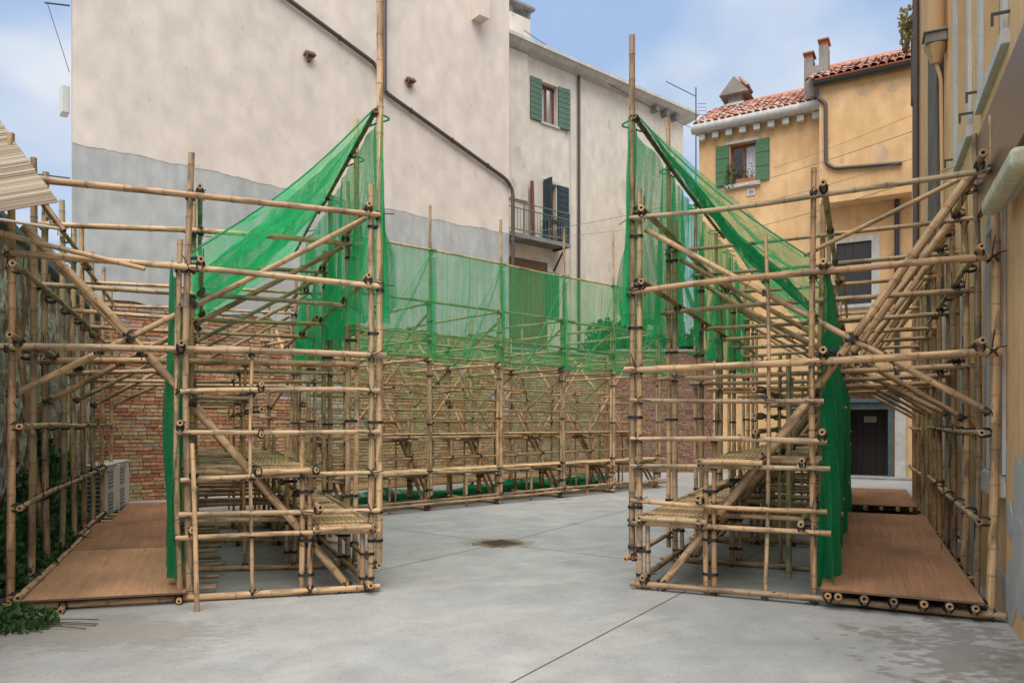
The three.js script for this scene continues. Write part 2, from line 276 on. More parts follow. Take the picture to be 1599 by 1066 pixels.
// ---------------------------------------------------------------- the big plain building (facing us, receding to the side)
const D = [0.773, 0.635];
{
  const L = 10.95, t = thing('plastered_building', 'tall blank building with pinkish plaster over a grey cement band and bare brick foot', 'building', W3(-8.561, 14.318, 0), turnOf(...D));
  part(t, 'wall_core', metric(new THREE.ExtrudeGeometry(new THREE.Shape([[0, 0.055], [L, 0.055], [L, 7], [1.5, 7]].map((p) => new THREE.Vector2(...p))), { depth: 15, bevelEnabled: false }).rotateX(-Math.PI / 2)), M.mortar);
  const edge = (h, amp, s, f) => { const e = []; for (let i = 0; i <= 120; i++) { const x = L * i / 120; e.push([x, h + amp * 2 * (fbm(x * f, 0.5, s, 4) - 0.5)]); } return e; };
  const brickTop = (x) => 4.05 + 0.5 * (fbm(x * 0.9, 0.5, 301, 4) - 0.5);
  const low = []; for (let i = 0; i <= 120; i++) { const x = L * i / 120; low.push([x, brickTop(x) - 0.06]); }
  part(t, 'cement_band', extr([...low, [L, 7.4], [0, 7.4]], -0.05, 0.02), M.bigGrey);
  const up = edge(7.04, 0.08, 311, 1.1); up.forEach((p, i) => { p[1] += 0.035 * (hash(i, 1, 9) - 0.5); });
  part(t, 'plaster_coat', extr([...up, [L, 15], [0, 15]], 0.006, 0.026), M.bigUpper);
  brickwork(t, 0.0, L, 0, (x) => brickTop(x), 0.079, (x, y) => x > 0.5 && x < 2.15, (c, x, y) => {
    const w = sstep(0.53, 0.6, fbm(x * 0.55 + 1, y * 0.9, 321, 3)) * sstep(1.3, 1.6, y) * (1 - sstep(2.7, 2.9, y)) * sstep(1.9, 2.4, x);
    if (rnd() < w * 0.85) return mix3(c, [0.6, 0.62, 0.64], rr(0.55, 0.95));
    if (x > 0.7 && x < 2 && y > 0.95 && y < 1.3 && rnd() < 0.2) return mix3(c, [0.26, 0.33, 0.27], 0.6);
    if (y > 1.0 && y < 1.6 && rnd() < 0.15) return mix3(c, [0.42, 0.4, 0.34], 0.45);
    if (y > 3 && rnd() < 0.25) return mix3(c, [0.55, 0.5, 0.44], 0.6);
    return c;
  });
  const loc = (x, y, z = 0.11) => V3(x, y, z);
  // rain pipes fixed across the wall
  const p1 = part(t, 'rain_pipe', polyTube([loc(2.2, 12.1), loc(6.6, 10.55), loc(6.82, 9.95), loc(10.8, 8.56), loc(11.02, 8.3), loc(11.02, 4.4)], 0.055, 10, 0.14), M.pipeBrown);
  part(t, 'down_pipe', polyTube([loc(6.83, 15), loc(6.83, 9.95)], 0.055, 10), M.pipeBrown);
  for (const [x, y] of [[4.2, 11.4], [5.6, 10.9], [7.6, 9.68], [8.9, 9.23], [10.1, 8.81]]) part(p1, 'clamp', at(new THREE.TorusGeometry(0.062, 0.012, 6, 14), x, y, 0.11, 0, Math.PI / 2, 0), M.metalDark);
  // projecting flue and iron brackets with their rust runs
  part(t, 'flue_duct', mbox(9.6, 9.95, 12.75, 15, 0.03, 0.4), M.bigUpper);
  for (const [x, y] of [[4.83, 10.2], [7.58, 10.4]]) {
    const b = part(t, 'iron_bracket', mergeGeometries([at(box(0.26, 0.035, 0.16), 0, 0.04, 0.09), at(box(0.07, 0.16, 0.1), 0, -0.03, 0.06), at(box(0.03, 0.1, 0.03), -0.1, 0.0, 0.16)].map((g) => g.toNonIndexed())), M.rust, [x, y, 0.03]);
    part(b, 'bracket_stone', at(box(0.22, 0.06, 0.1), 0, 0.085, 0.08), M.greyStone);
  }
  part(t, 'wall_box', rbox(0.14, 0.55, 0.3, 0.02), M.acWhite, [-0.08, 7.95, -0.35]);
}
{ // brick garden wall that goes on from the building
  const t = thing('brick_garden_wall', 'weathered brick garden wall behind the far net, ending at the plastered building', 'wall', W3(-8.561 + D[0] * 10.97, 14.318 + D[1] * 10.97, 0), turnOf(...D));
  part(t, 'wall_core', mbox(0, 4.2, 0, 3.74, -0.5, -0.2), M.mortar);
  brickwork(t, 0, 4.2, 0, (x) => 3.74 + 0.1 * (fbm(x * 2, 1, 331, 3) - 0.5), 0.079, (x) => x < 1.6, (c) => mix3(c, [0.36, 0.34, 0.28], rr(0.1, 0.5)), -0.15);
  part(t, 'coping', mbox(-0.02, 4.25, 3.74, 3.82, -0.55, -0.1), M.greyStone);
}
{ // second brick wall, turned towards the ochre house
  const ox = -8.561 + D[0] * 15.2, oz = 14.318 + D[1] * 15.2 - 0.2, dx = 8.3 - ox, dz = 23.9 - oz, l = Math.hypot(dx, dz);
  const t = thing('red_brick_wall', 'dull red old brick wall behind the seating beside the ochre house', 'wall', W3(ox, oz, 0), turnOf(dx / l, dz / l));
  part(t, 'wall_core', mbox(0, l, 0, 3.9, -0.4, -0.055), M.mortar);
  brickwork(t, 0, l, 0, () => 3.9, 0.075, (x, y) => x < 1.7, (c) => mix3(mul3(c, 0.72), [0.3, 0.2, 0.18], rr(0.2, 0.7)));
  part(t, 'coping', mbox(-0.03, l, 3.9, 3.98, -0.45, 0.04), M.greyStone);
}

// ---------------------------------------------------------------- windows
function board_shutter(parent, x0, x1, y0, y1, z, mat, dark, n, hor = true, name = 'shutter') {
  const s = part(parent, name, mbox(x0, x1, y0, y1, z, z + 0.025), dark);
  for (let i = 0; i < n; i++) {
    const g = hor ? rbox(x1 - x0 - 0.006, (y1 - y0) / n - 0.012, 0.022, 0.005) : rbox((x1 - x0) / n - 0.01, y1 - y0 - 0.006, 0.022, 0.005);
    part(s, 'plank', metric(g), mat, hor ? [(x0 + x1) / 2, lerp(y0, y1, (i + 0.5) / n), z + 0.033] : [lerp(x0, x1, (i + 0.5) / n), (y0 + y1) / 2, z + 0.033]);
  }
  return s;
}
function window_in(parent, x0, x1, y0, y1, depth, frame, opt = {}) {
  const w = part(parent, opt.name ?? 'window', extr([[x0, y0], [x1, y0], [x1, y1], [x0, y1]], -depth - 0.04, -depth + 0.02, [[x0 + 0.055, (x0 + x1) / 2 - 0.03, y0 + 0.06, y1 - 0.06], [(x0 + x1) / 2 + 0.03, x1 - 0.055, y0 + 0.06, y1 - 0.06]]), frame);
  for (const [a, b] of [[x0 + 0.05, (x0 + x1) / 2 - 0.025], [(x0 + x1) / 2 + 0.025, x1 - 0.05]]) part(w, 'pane', mbox(a, b, y0 + 0.05, y1 - 0.05, -depth - 0.014, -depth - 0.01), M.glass);
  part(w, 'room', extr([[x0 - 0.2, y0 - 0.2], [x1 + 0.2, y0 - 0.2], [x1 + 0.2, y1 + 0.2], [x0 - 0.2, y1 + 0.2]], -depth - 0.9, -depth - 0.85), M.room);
  if (opt.curtain) for (const [a, b] of opt.curtain) {
    const g = new THREE.PlaneGeometry(b - a, y1 - y0 - 0.08, 24, 1), p = g.attributes.position; for (let i = 0; i < p.count; i++) p.setZ(i, 0.018 * Math.sin(p.getX(i) * 70)); g.computeVertexNormals();
    part(w, 'curtain', g, M.curtain, [(a + b) / 2, (y0 + y1) / 2, -depth - 0.1]);
  }
  return w;
}

// ---------------------------------------------------------------- the cream house with the balcony
{
  const t = thing('cream_house', 'cream plastered house with green shutters, a balcony and a grey stone cornice', 'house', W3(1.26, 25, 0), turnOf(...D));
  const x0 = -5, x1 = 7.3, H = 13.75;
  const holes = [[-0.35, 0.39, 11.73, 13.1], [-0.24, 0.32, 7.75, 9.72], [-1.0, -0.2, 5.2, 6.7]];
  part(t, 'wall', extr([[x0, 0], [x1, 0], [x1, H], [x0, H]], -0.4, 0, holes), M.cream);
  part(t, 'house_body', mbox(x0, x1, 0, H, -6, -1.6), M.cream);
  part(t, 'side_wall', mbox(x1 - 0.35, x1, 0, H, -6, -0.401), M.cream);
  part(t, 'pilaster', mbox(-4, -1.02, 8.9, H - 0.02, 0.001, 0.09), M.cream);
  part(t, 'foot_plaster', mbox(-3.2, -0.1, 0, 7.0, 0.002, 0.03), M.brownWall);
  const ce = alongX([[0, 0], [0.3, 0.06], [0.42, 0.16], [0.5, 0.17], [0.5, 0.28], [0.1, 0.34], [-0.8, 0.4], [-0.8, 0]], x0, x1 + 0.4);
  part(t, 'cornice', ce, M.stone, [0, H, 0]);
  for (let i = 0; i < 3; i++) part(t, 'corbel', mbox(5.3 + i * 0.6, 5.45 + i * 0.6, H - 0.22, H, 0.001, 0.28), M.greyStone);
  // upper window
  const w = window_in(t, -0.35, 0.39, 11.73, 13.1, 0.2, M.frameRed, { curtain: [[-0.32, 0.1]] });
  part(w, 'sill', mbox(-0.42, 0.46, 11.66, 11.73, -0.2, 0.06), M.stone);
  board_shutter(t, -0.86, -0.37, 11.7, 13.12, 0.02, M.greenPale, M.blueShutter, 8);
  const sr = part(t, 'shutter', mbox(0, 0.5, 11.7, 13.12, 0, 0.025), M.blueShutter); sr.position.set(0.4, 0, 0.02); sr.rotation.y = -0.1;
  for (let i = 0; i < 8; i++) part(sr, 'plank', metric(rbox(0.49, 0.165, 0.022, 0.005)), M.greenPale, [0.25, lerp(11.7, 13.12, (i + 0.5) / 8), 0.034]);
  // balcony door with dark shutters
  window_in(t, -0.24, 0.32, 7.75, 9.72, 0.16, M.frameOrange, { name: 'balcony_door' });
  part(t, 'door_lintel', mbox(-0.3, 0.42, 9.72, 9.82, 0.001, 0.05), M.stone);
  board_shutter(t, 0.36, 0.88, 7.78, 9.74, 0.02, M.blueShutter, M.dark, 10);
  const sl = part(t, 'shutter', mbox(-0.02, 0.02, 7.78, 9.78, 0, 0.42), M.blueShutter, [-0.27, 0, 0.02]);
  window_in(t, -1.0, -0.2, 5.2, 6.7, 0.1, M.blueShutter);
  board_shutter(t, -0.18, 0.42, 5.2, 6.7, 0.02, M.greenShutter, M.dark, 4, false);
  // balcony
  const B0 = -3.2, B1 = 0.42, BP = 0.62, F = 7.62;
  const b = part(t, 'balcony', mbox(B0, B1, F - 0.13, F, 0.001, BP), M.greyStone);
  const rail = (n, g) => part(b, n, g, M.metalRail);
  M.metalRail = std({ color: new THREE.Color(0.14, 0.2, 0.17), roughness: 0.6 });
  for (const h of [0.12, 0.8, 1.0]) rail('handrail', mergeGeometries([at(new THREE.CylinderGeometry(0.018, 0.018, B1 - B0, 6).rotateZ(Math.PI / 2), (B0 + B1) / 2, F + h, BP - 0.04), at(new THREE.CylinderGeometry(0.018, 0.018, BP - 0.04, 6).rotateX(Math.PI / 2), B1 - 0.02, F + h, (BP - 0.04) / 2)]));
  for (let x = B0; x < B1; x += 0.12) rail('baluster', at(new THREE.CylinderGeometry(0.009, 0.009, 0.68, 5), x, F + 0.46, BP - 0.04));
  for (const x of [-1.6, B1 - 0.02]) rail('rail_post', at(new THREE.CylinderGeometry(0.022, 0.022, 1.0, 6), x, F + 0.5, BP - 0.04));
  for (const x of [-2.6, 0.2]) part(b, 'strut', mergeGeometries([tube([V3(x, F - 0.15, BP - 0.05), V3(x, F - 0.85, 0.02)], 0.035, 6, 2), tube([V3(x, F - 0.16, BP), V3(x, F - 0.16, 0.0)], 0.04, 6, 2)]), M.metalDark);
  part(t, 'down_pipe', at(new THREE.CylinderGeometry(0.05, 0.05, H, 8), 1.34, H / 2, 0.08), M.pipeBrown);
  part(t, 'service_pipe', at(new THREE.CylinderGeometry(0.018, 0.018, H - 1, 6), 0.98, H / 2, 0.03), M.acWhite);
  // chimney
  const c = part(t, 'chimney', mbox(-1.35, -0.45, H + 0.2, H + 1.55, -1.2, -0.45), M.cream);
  part(c, 'chimney_band', mbox(-1.41, -0.39, H + 0.5, H + 0.58, -1.26, -0.39), M.stone);
  for (const [x, z] of [[-1.29, -0.5], [-0.51, -0.5], [-1.29, -1.15], [-0.51, -1.15]]) part(c, 'chimney_leg', mbox(x - 0.06, x + 0.06, H + 1.55, H + 1.85, z - 0.05, z + 0.05), M.greyStone);
  part(c, 'chimney_cap', metric(at(rbox(1.15, 0.12, 1.0, 0.03), -0.9, H + 1.9, -0.82)), M.greyStone);
  const ch2 = part(t, 'vent_cowl', at(new THREE.CylinderGeometry(0.13, 0.13, 0.4, 10), -0.3, H + 0.5, -0.4), M.pipeBrown);
  part(ch2, 'cowl_cap', at(new THREE.ConeGeometry(0.24, 0.12, 10), -0.3, H + 0.78, -0.4), M.pipeBrown);
  // loose things on the balcony
  const pos = (x, y, z) => t.localToWorld(V3(x, y, z)); t.updateMatrixWorld(true);
  const cup = thing('orange_board', 'tall orange wooden board leaning on the cream wall of the balcony', 'board', pos(-0.85, F, 0.2), t.rotation.y);
  part(cup, 'panel', mbox(-0.05, 0.35, 0, 1.85, -0.02, 0.02), M.frameOrange).rotation.set(-0.05, 0.9, 0);
  part(cup, 'edge_board', mbox(-0.12, -0.02, 0, 1.95, 0.02, 0.09), M.frameRed).rotation.set(-0.04, 0, 0);
  const tb = thing('balcony_table', 'small green metal table standing behind the balcony railing', 'table', pos(-0.1, F, 0.33), t.rotation.y);
  part(tb, 'table_top', at(rbox(0.75, 0.03, 0.42, 0.01), 0, 0.72, 0), M.metalRail);
  for (const [x, z] of [[-0.33, -0.17], [0.33, -0.17], [-0.33, 0.17], [0.33, 0.17]]) part(tb, 'leg', at(new THREE.CylinderGeometry(0.014, 0.014, 0.71, 6), x, 0.355, z), M.metalRail);
}

// ---------------------------------------------------------------- the ochre house
{
  const Dy = [0.867, -0.498], t = thing('ochre_house', 'ochre plastered house with red tiled roof, white corbels and green shutters', 'house', W3(10.46, 21.6, 0), turnOf(...Dy));
  const x0 = -5.0, x1 = 1.6, H = 11.0;
  const win = [-4.0, -3.2, 9.19, 10.5], low = [-0.865, 0.087, 5.1, 6.95], door = [-0.6, 0.52, 0.02, 2.0], trans = [-0.75, 0.66, 2.22, 2.75];
  part(t, 'wall', extr([[x0, 0], [x1, 0], [x1, H], [x0, H]], -0.4, 0, [win, low, door, trans]), M.ochre);
  part(t, 'house_body', mbox(x0, x1, 0, H, -6, -1.7), M.ochre);
  part(t, 'side_wall', mbox(x0, x0 + 0.35, 0, H, -6, -0.401), M.ochre);
  part(t, 'roof_deck', metric(at(box(4.0, 0.05, 4.3), -3.05, H + 1.2, -1.55, 0.515)), M.terracotta);
  // eave: grey gutter stone with white corbels
  part(t, 'eave', metric(at(new THREE.CylinderGeometry(0.17, 0.17, 3.9, 14).rotateZ(Math.PI / 2), -3.2, H + 0.12, 0.28)), M.stone);
  part(t, 'eave_slab', mbox(x0 - 0.1, -1.27, H - 0.02, H + 0.06, 0.001, 0.26), M.stone);
  for (let i = 0; i < 9; i++) part(t, 'corbel', metric(at(rbox(0.2, 0.2, 0.24, 0.015), -4.85 + i * 0.43, H - 0.16, 0.13)), M.stone);
  // roof tiles
  const tile = new THREE.CylinderGeometry(0.085, 0.105, 0.46, 8, 1, true, -Math.PI / 2, Math.PI).rotateX(-Math.PI / 2);
  const lay = (X0, X1, y, z, pitch, rows) => { for (let r = 0; r < rows; r++) for (let x = X0; x < X1; x += 0.215) {
    const m = part(t, 'roof_tile', tile, M.tile[Math.floor(rnd() * M.tile.length)], [x + rr(-0.012, 0.012), y + r * 0.4 * Math.sin(pitch) + 0.05 + rr(-0.012, 0.012), z - r * 0.4 * Math.cos(pitch)]); m.rotation.set(pitch + rr(-0.03, 0.03), rr(-0.05, 0.05), 0); m.rotation.order = 'YXZ';
  } };
  M.tile.forEach((m) => { m.side = THREE.DoubleSide; });
  lay(-5.0, -1.1, H + 0.24, 0.2, 0.52, 7);
  // jettied upper storey at the corner
  const J = 0.62, jx = -1.26, jt = 11.45, jb = 8.1;
  part(t, 'eave_board', mbox(jx, x1 + 0.6, jt, jt + 0.32, 0.1, J - 0.03), M.ochre);
  part(t, 'jetty_wall', extr([[jx, jb], [x1 + 0.6, jb], [x1 + 0.6, jt], [jx, jt]], 0.002, J), M.ochre);
  part(t, 'jetty_soffit', mbox(jx, x1 + 0.6, jb - 0.07, jb - 0.004, 0.003, J + 0.02), M.ochre);
  part(t, 'jetty_roof_deck', metric(at(box(4.2, 0.05, 3.6), 0.75, jt + 1.0, J - 1.25, 0.5)), M.terracotta);
  lay(jx - 0.25, 2.3, jt + 0.2, J + 0.12, 0.5, 6);
  part(t, 'gutter', at(new THREE.CylinderGeometry(0.1, 0.1, 3.9, 10).rotateZ(Math.PI / 2), 0.55, jt + 0.1, J + 0.2), M.gutterBlack);
  part(t, 'down_pipe', polyTube([V3(-1.38, jt + 0.1, J + 0.2), V3(-1.3, jt - 0.3, J + 0.06), V3(-1.08, jt - 0.5, J + 0.07), V3(-1.07, 9.2, J + 0.07), V3(-0.85, 9.0, J + 0.07), V3(0.9, 8.85, J + 0.07)], 0.055, 10, 0.1), M.pipeBrown);
  part(t, 'down_pipe', polyTube([V3(0.75, 8.0, 0.08), V3(0.75, 2.2, 0.08)], 0.07, 10), M.gutterBlack);
  // small green-shuttered window with a planter
  const w = window_in(t, ...win, 0.22, M.frameRed, { curtain: [[-3.55, -3.25]] });
  part(w, 'sill', mbox(-4.15, -3.05, 9.08, 9.19, -0.2, 0.12), M.stone); part(w, 'lintel', mbox(-4.1, -3.1, 10.5, 10.6, 0.001, 0.05), M.stone);
  board_shutter(t, -4.44, -4.02, 9.2, 10.5, 0.03, M.greenShutter, M.blueShutter, 3, true);
  board_shutter(t, -3.18, -2.78, 9.2, 10.5, 0.03, M.greenShutter, M.blueShutter, 3, true);
  const vt = part(t, 'wall_vent', metric(at(rbox(0.24, 0.22, 0.03, 0.01), -3.35, 8.88, 0.015)), M.acWhite); for (let i = 0; i < 3; i++) part(vt, 'vent_slit', mbox(-3.42, -3.27, 8.83 + i * 0.04, 8.85 + i * 0.04, 0.0305, 0.033), M.acDark);
  // tall dark shutters in a white surround
  part(t, 'window_surround', extr([[-1.1, 4.95], [0.3, 4.95], [0.3, 7.1], [-1.1, 7.1]], 0.002, 0.016, [low]), M.stone);
  for (const i of [0, 1, 2, 3]) part(t, 'shutter', metric(rbox(0.228, 1.84, 0.04, 0.008)), M.greyShutter, [-0.746 + i * 0.238, 6.025, -0.06]);
  part(t, 'window_sill', mbox(-0.95, 0.2, 5.0, 5.1, -0.1, 0.07), M.stone);
  // black doorway with frame, notice and barred transom
  part(t, 'door_frame', extr([[-0.75, 0], [0.66, 0], [0.66, 2.2], [-0.75, 2.2]], 0.003, 0.1, [door]), M.doorTeal);
  part(t, 'door_head', mbox(-0.8, 0.72, 2.2, 2.3, 0.003, 0.2), M.doorTeal);
  const dr = part(t, 'door', mbox(-0.6, 0.52, 0.02, 2.0, -1.06, -1.02), M.doorNearBlack);
  for (let i = 0; i < 6; i++) part(dr, 'plank', metric(rbox(0.18, 1.96, 0.02, 0.005)), M.doorNearBlack, [-0.5 + i * 0.187, 1.0, -1.012]);
  part(dr, 'notice', mbox(-0.19, 0.15, 1.62, 1.8, -0.998, -0.99), M.paper);
  for (let i = 0; i < 7; i++) part(dr, 'notice_line', mbox(-0.15, 0.11 - (i % 3) * 0.04, 1.775 - i * 0.021, 1.781 - i * 0.021, -0.9895, -0.9885), M.acDark);
  for (const [a, c] of [[-0.8, -0.603], [0.523, 0.72]]) part(t, 'entry_jamb', mbox(a, c, 0, 2.1, -1.2, -0.402), M.brownWall);
  part(t, 'entry_ceiling', mbox(-0.8, 0.72, 2.003, 2.12, -1.2, -0.402), M.brownWall);
  part(t, 'transom_panes', mbox(-0.75, 0.66, 2.22, 2.75, -0.3, -0.26), M.render);
  for (let i = 0; i < 9; i++) part(t, 'transom_bar', at(new THREE.CylinderGeometry(0.012, 0.012, 0.53, 6), -0.7 + i * 0.165, 2.485, -0.04), M.rust);
  part(t, 'door_pillar', mbox(0.7, 0.98, 0, 2.95, 0.003, 0.09), M.stone);
  part(t, 'door_step', mbox(-1.2, 1.3, 0, 0.05, 0.003, 0.9), M.greyStone);
  // chimneys
  const c1 = part(t, 'chimney', mbox(-1.78, -1.1, H, 12.45, -0.5, -0.05), M.chimney);
  part(c1, 'chimney_pier', mbox(-1.78, -1.52, 12.45, 12.72, -0.5, -0.05), M.chimney); part(c1, 'chimney_pier', mbox(-1.36, -1.1, 12.45, 13.0, -0.5, -0.05), M.chimney);
  part(c1, 'chimney_pot', mbox(-1.76, -1.54, 12.72, 12.86, -0.48, -0.07), M.terracotta); part(c1, 'chimney_pot', mbox(-1.34, -1.12, 13.0, 13.16, -0.48, -0.07), M.terracotta);
  part(c1, 'chimney_cap', mbox(-1.81, -1.49, 12.86, 12.9, -0.56, 0.01), M.terracotta); part(c1, 'chimney_cap', mbox(-1.39, -1.07, 13.16, 13.2, -0.56, 0.01), M.terracotta);
  const c2 = part(t, 'chimney', mbox(-4.5, -4.02, H + 0.8, 12.85, -2.3, -1.8), M.chimney);
  part(c2, 'chimney_band', mbox(-4.56, -3.96, 12.5, 12.58, -2.36, -1.74), M.stone);
  const gab = new THREE.Shape([[-0.5, 0], [0.5, 0], [0, 0.58]].map((p) => new THREE.Vector2(...p)));
  part(c2, 'chimney_hood', metric(new THREE.ExtrudeGeometry(gab, { depth: 0.85, bevelEnabled: false }).translate(-4.26, 12.85, -2.46)), M.chimney);
  for (let i = 0; i < 4; i++) { const m = part(c2, 'hood_tile', tile, M.tile[i], [-4.26 + 0.27, 13.19, -1.72 - i * 0.2]); m.rotation.set(0, 0, 0); m.rotation.set(0, Math.PI / 2, 0); m.rotation.order = 'YXZ'; m.rotation.x = 0.88; }
  t.updateMatrixWorld(true);
  const pos = (x, y, z) => t.localToWorld(V3(x, y, z));
  const pl = thing('planter_box', 'terracotta planter box on the sill of the green shuttered window', 'planter', pos(-3.5, 9.19, 0.02), t.rotation.y);
  part(pl, 'trough', mbox(-0.3, 0.32, 0, 0.14, -0.08, 0.08), M.terracotta);
  leaves(pl, 90, (i) => [rr(-0.55, 0.25), rr(0.1, 0.35) + (i % 3 === 0 ? rr(0, 0.35) : 0), rr(-0.05, 0.15)], 0.07, M.leaf[2]);
  const pv = thing('trailing_plant', 'leafy pot plant trailing at the open green shutter of the small window', 'plant', pos(-3.95, 9.15, 0.1), t.rotation.y);
  leaves(pv, 150, () => { const a = rnd(); return [rr(-0.16, 0.14), a * 0.75 - 0.1, rr(0, 0.14)]; }, 0.06, M.leaf[2]);
  part(pv, 'stem', tube([V3(0.1, 0.05, 0), V3(0, 0.3, 0.05), V3(-0.05, 0.6, 0.05)], 0.008, 5, 8), M.stem);
}
// leaf masses: many small folded leaves merged into one part
function leaves(parent, n, place, size, mat, name = 'foliage') {
  const pos = [], nor = [], idx = [], q = new THREE.Quaternion(), e = new THREE.Euler(), v = V3();
  for (let i = 0; i < n; i++) {
    const [x, y, z] = place(i), s = size * rr(0.6, 1.35); e.set(rr(-1.2, 1.2), rr(0, 6.28), rr(-0.9, 0.9)); q.setFromEuler(e);
    const b = pos.length / 3, w = 0.42;
    for (const [a, c, d] of [[0, 0, 0], [w, 0.45, 0.12], [0, 0.5, -0.06], [-w, 0.45, 0.12], [0, 1.05, 0.1]]) { v.set(a * s, c * s, d * s).applyQuaternion(q); pos.push(x + v.x, y + v.y, z + v.z); v.set(a * 0.5, 0, 1).applyQuaternion(q); nor.push(v.x, v.y, v.z); }
    idx.push(b, b + 1, b + 2, b, b + 2, b + 3, b + 1, b + 4, b + 2, b + 2, b + 4, b + 3);
  }
  const g = new THREE.BufferGeometry(); g.setAttribute('position', new THREE.Float32BufferAttribute(pos, 3)); g.setAttribute('normal', new THREE.Float32BufferAttribute(nor, 3)); g.setIndex(idx);
  return part(parent, name, g, mat);
}

// ---------------------------------------------------------------- the ochre wall building along the side passage
{
  const Dr = [-0.4277, -0.904], t = thing('side_building', 'long ochre building with peeling plaster, grey blocked windows and a dark sign board', 'building', W3(3.86, 5.66, 0), turnOf(...Dr));
  const H = 13, xa = -12.3, xb = 4;                                     // local x runs towards the camera: x = -r
  const g1 = [-1.15, -0.42, 1.18, 3.3], u1 = [-1.5, -0.35, 4.72, 7.6], u2 = [-3.55, -2.45, 4.72, 7.6], g2 = [-3.9, -3.1, 0.25, 3.2], g3 = [-5.9, -5.2, 1.0, 3.2];
  part(t, 'wall', extr([[xa, 0], [xb, 0], [xb, H], [xa, H]], -0.5, 0, [g1, u1, u2, g2, g3]), M.ochreWorn);
  part(t, 'end_wall', mbox(xa, xa + 0.4, 0, H, -5, -0.501), M.ochreDull);
  for (const [a, b, c, d] of [g1, g2, g3]) {
    const w = part(t, 'blocked_window', mbox(a, b, c, d, -0.3, -0.16), M.greyBoard);
    part(w, 'jamb', extr([[a - 0.1, c], [b + 0.1, c], [b + 0.1, d + 0.12], [a - 0.1, d + 0.12]], 0.002, 0.03, [[a, b, c, d]]), M.stone);
    part(w, 'sill', metric(at(rbox(b - a + 0.16, 0.2, 0.1, 0.02), (a + b) / 2, c - 0.1, 0.03)), M.stone);
  }
  for (const [a, b, c, d] of [u1, u2]) {
    const w = part(t, 'upper_window', mbox(a, b, c, d, -0.3, -0.12), M.greyBoard);
    part(w, 'jamb', extr([[a - 0.14, c], [b + 0.14, c], [b + 0.14, d + 0.14], [a - 0.14, d + 0.14]], 0.002, 0.04, [[a, b, c, d]]), M.stone);
    part(w, 'sill', metric(at(rbox(b - a + 0.36, 0.12, 0.1, 0.012), (a + b) / 2, c - 0.06, 0.01)), M.stone);
    for (const x of [a - 0.2, b + 0.2]) part(w, 'shutter_hook', mergeGeometries([at(box(0.02, 0.02, 0.12), x, c + 0.12, 0.06), at(box(0.02, 0.1, 0.02), x, c + 0.08, 0.12)]), M.metalDark);
  }
  // grey rendered chimney breast, pipes
  part(t, 'chimney_breast', mbox(-6.7, -5.2, 3.2, H, 0.002, 0.09), M.render);
  part(t, 'breast_foot', mbox(-6.7, -5.2, 2.2, 3.2, 0.002, 0.07), M.ochreDull);
  part(t, 'down_pipe', at(new THREE.CylinderGeometry(0.06, 0.06, H, 10), -9.6, H / 2, 0.08), M.pipeBrown);
  part(t, 'corner_strip', mbox(-8.6, -7.3, 2.9, H, 0.002, 0.04), M.ochreDull);
  const fl = part(t, 'flue', at(new THREE.CylinderGeometry(0.11, 0.11, 4, 16), -4.85, 8.95, 0.13), M.ochreDull);
  part(fl, 'flue_hopper', metric(at(new THREE.CylinderGeometry(0.15, 0.06, 0.24, 12), -4.85, 6.64, 0.13)), M.ochreDull);
  part(fl, 'flue_collar', metric(at(rbox(0.3, 0.13, 0.26, 0.015), -4.85, 6.83, 0.13)), M.chimney); part(fl, 'flue_plate', metric(at(rbox(0.36, 0.025, 0.32, 0.008), -4.85, 6.91, 0.13)), M.greyStone);
  part(fl, 'flue_drain', polyTube([V3(-4.85, 6.55, 0.13), V3(-4.83, 6.3, 0.07), V3(-4.7, 4.4, 0.06)], 0.024, 8, 0.1), M.ochreDull);
  const sh = part(t, 'shutter', mbox(-11.4, -9.9, 8.45, 10.2, 0.03, 0.05), M.dark); for (let i = 0; i < 5; i++) part(sh, 'plank', metric(rbox(1.48, 0.335, 0.022, 0.006)), M.blueShutter, [-10.65, 8.63 + i * 0.35, 0.064]);
  // bare cement where the ochre coat has come off near the foot
  for (let k = 0; k < 17; k++) {
    const big = k < 5, cx = big ? [0.25, 0.75, -0.15, -2.2, 1.2][k] : rr(-4.6, 0.9), cy = big ? [0.75, 0.9, 0.25, 0.35, 0.4][k] : rr(0.25, 1.9), rx = big ? [0.3, 0.45, 0.28, 0.4, 0.4][k] : rr(0.04, 0.16), ry = big ? [0.6, 0.75, 0.25, 0.4, 0.5][k] : rr(0.06, 0.25), pts = [];
    for (let i = 0; i < 46; i++) { const a = i / 46 * 6.2832, q = 0.6 + 0.8 * fbm(Math.cos(a) * 1.7 + k * 3, Math.sin(a) * 1.7, 341, 5); pts.push([cx + Math.cos(a) * rx * q, Math.max(0.01, cy + Math.sin(a) * ry * q)]); }
    part(t, 'bare_patch', extr(pts, 0.001, 0.003 + k * 0.0002), M.bigGrey);
  }
  // dark sign board canopy with a tube lamp below it
  const sg = part(t, 'sign_board', metric(at(rbox(3.4, 0.72, 0.05, 0.01), 0.6, 3.82, 0.09)), M.brownPanel);
  part(sg, 'board_frame', mergeGeometries([at(box(3.3, 0.05, 0.06), 0.6, 3.5, 0.032), at(box(3.3, 0.05, 0.06), 0.6, 4.13, 0.032), at(box(0.05, 0.6, 0.06), -1.02, 3.81, 0.032)]), M.gutterBlack);
  t.updateMatrixWorld(true); const pos = (x, y, z) => t.localToWorld(V3(x, y, z));
  const lp = thing('tube_lamp', 'pale unlit tube lamp fixture under the dark sign board on the ochre wall', 'lamp', pos(0.55, 3.29, 0.09), t.rotation.y);
  part(lp, 'diffuser', metric(at(new RoundedBoxGeometry(1.26, 0.14, 0.13, 3, 0.045), 0, 0, 0.05)), M.lampTube);
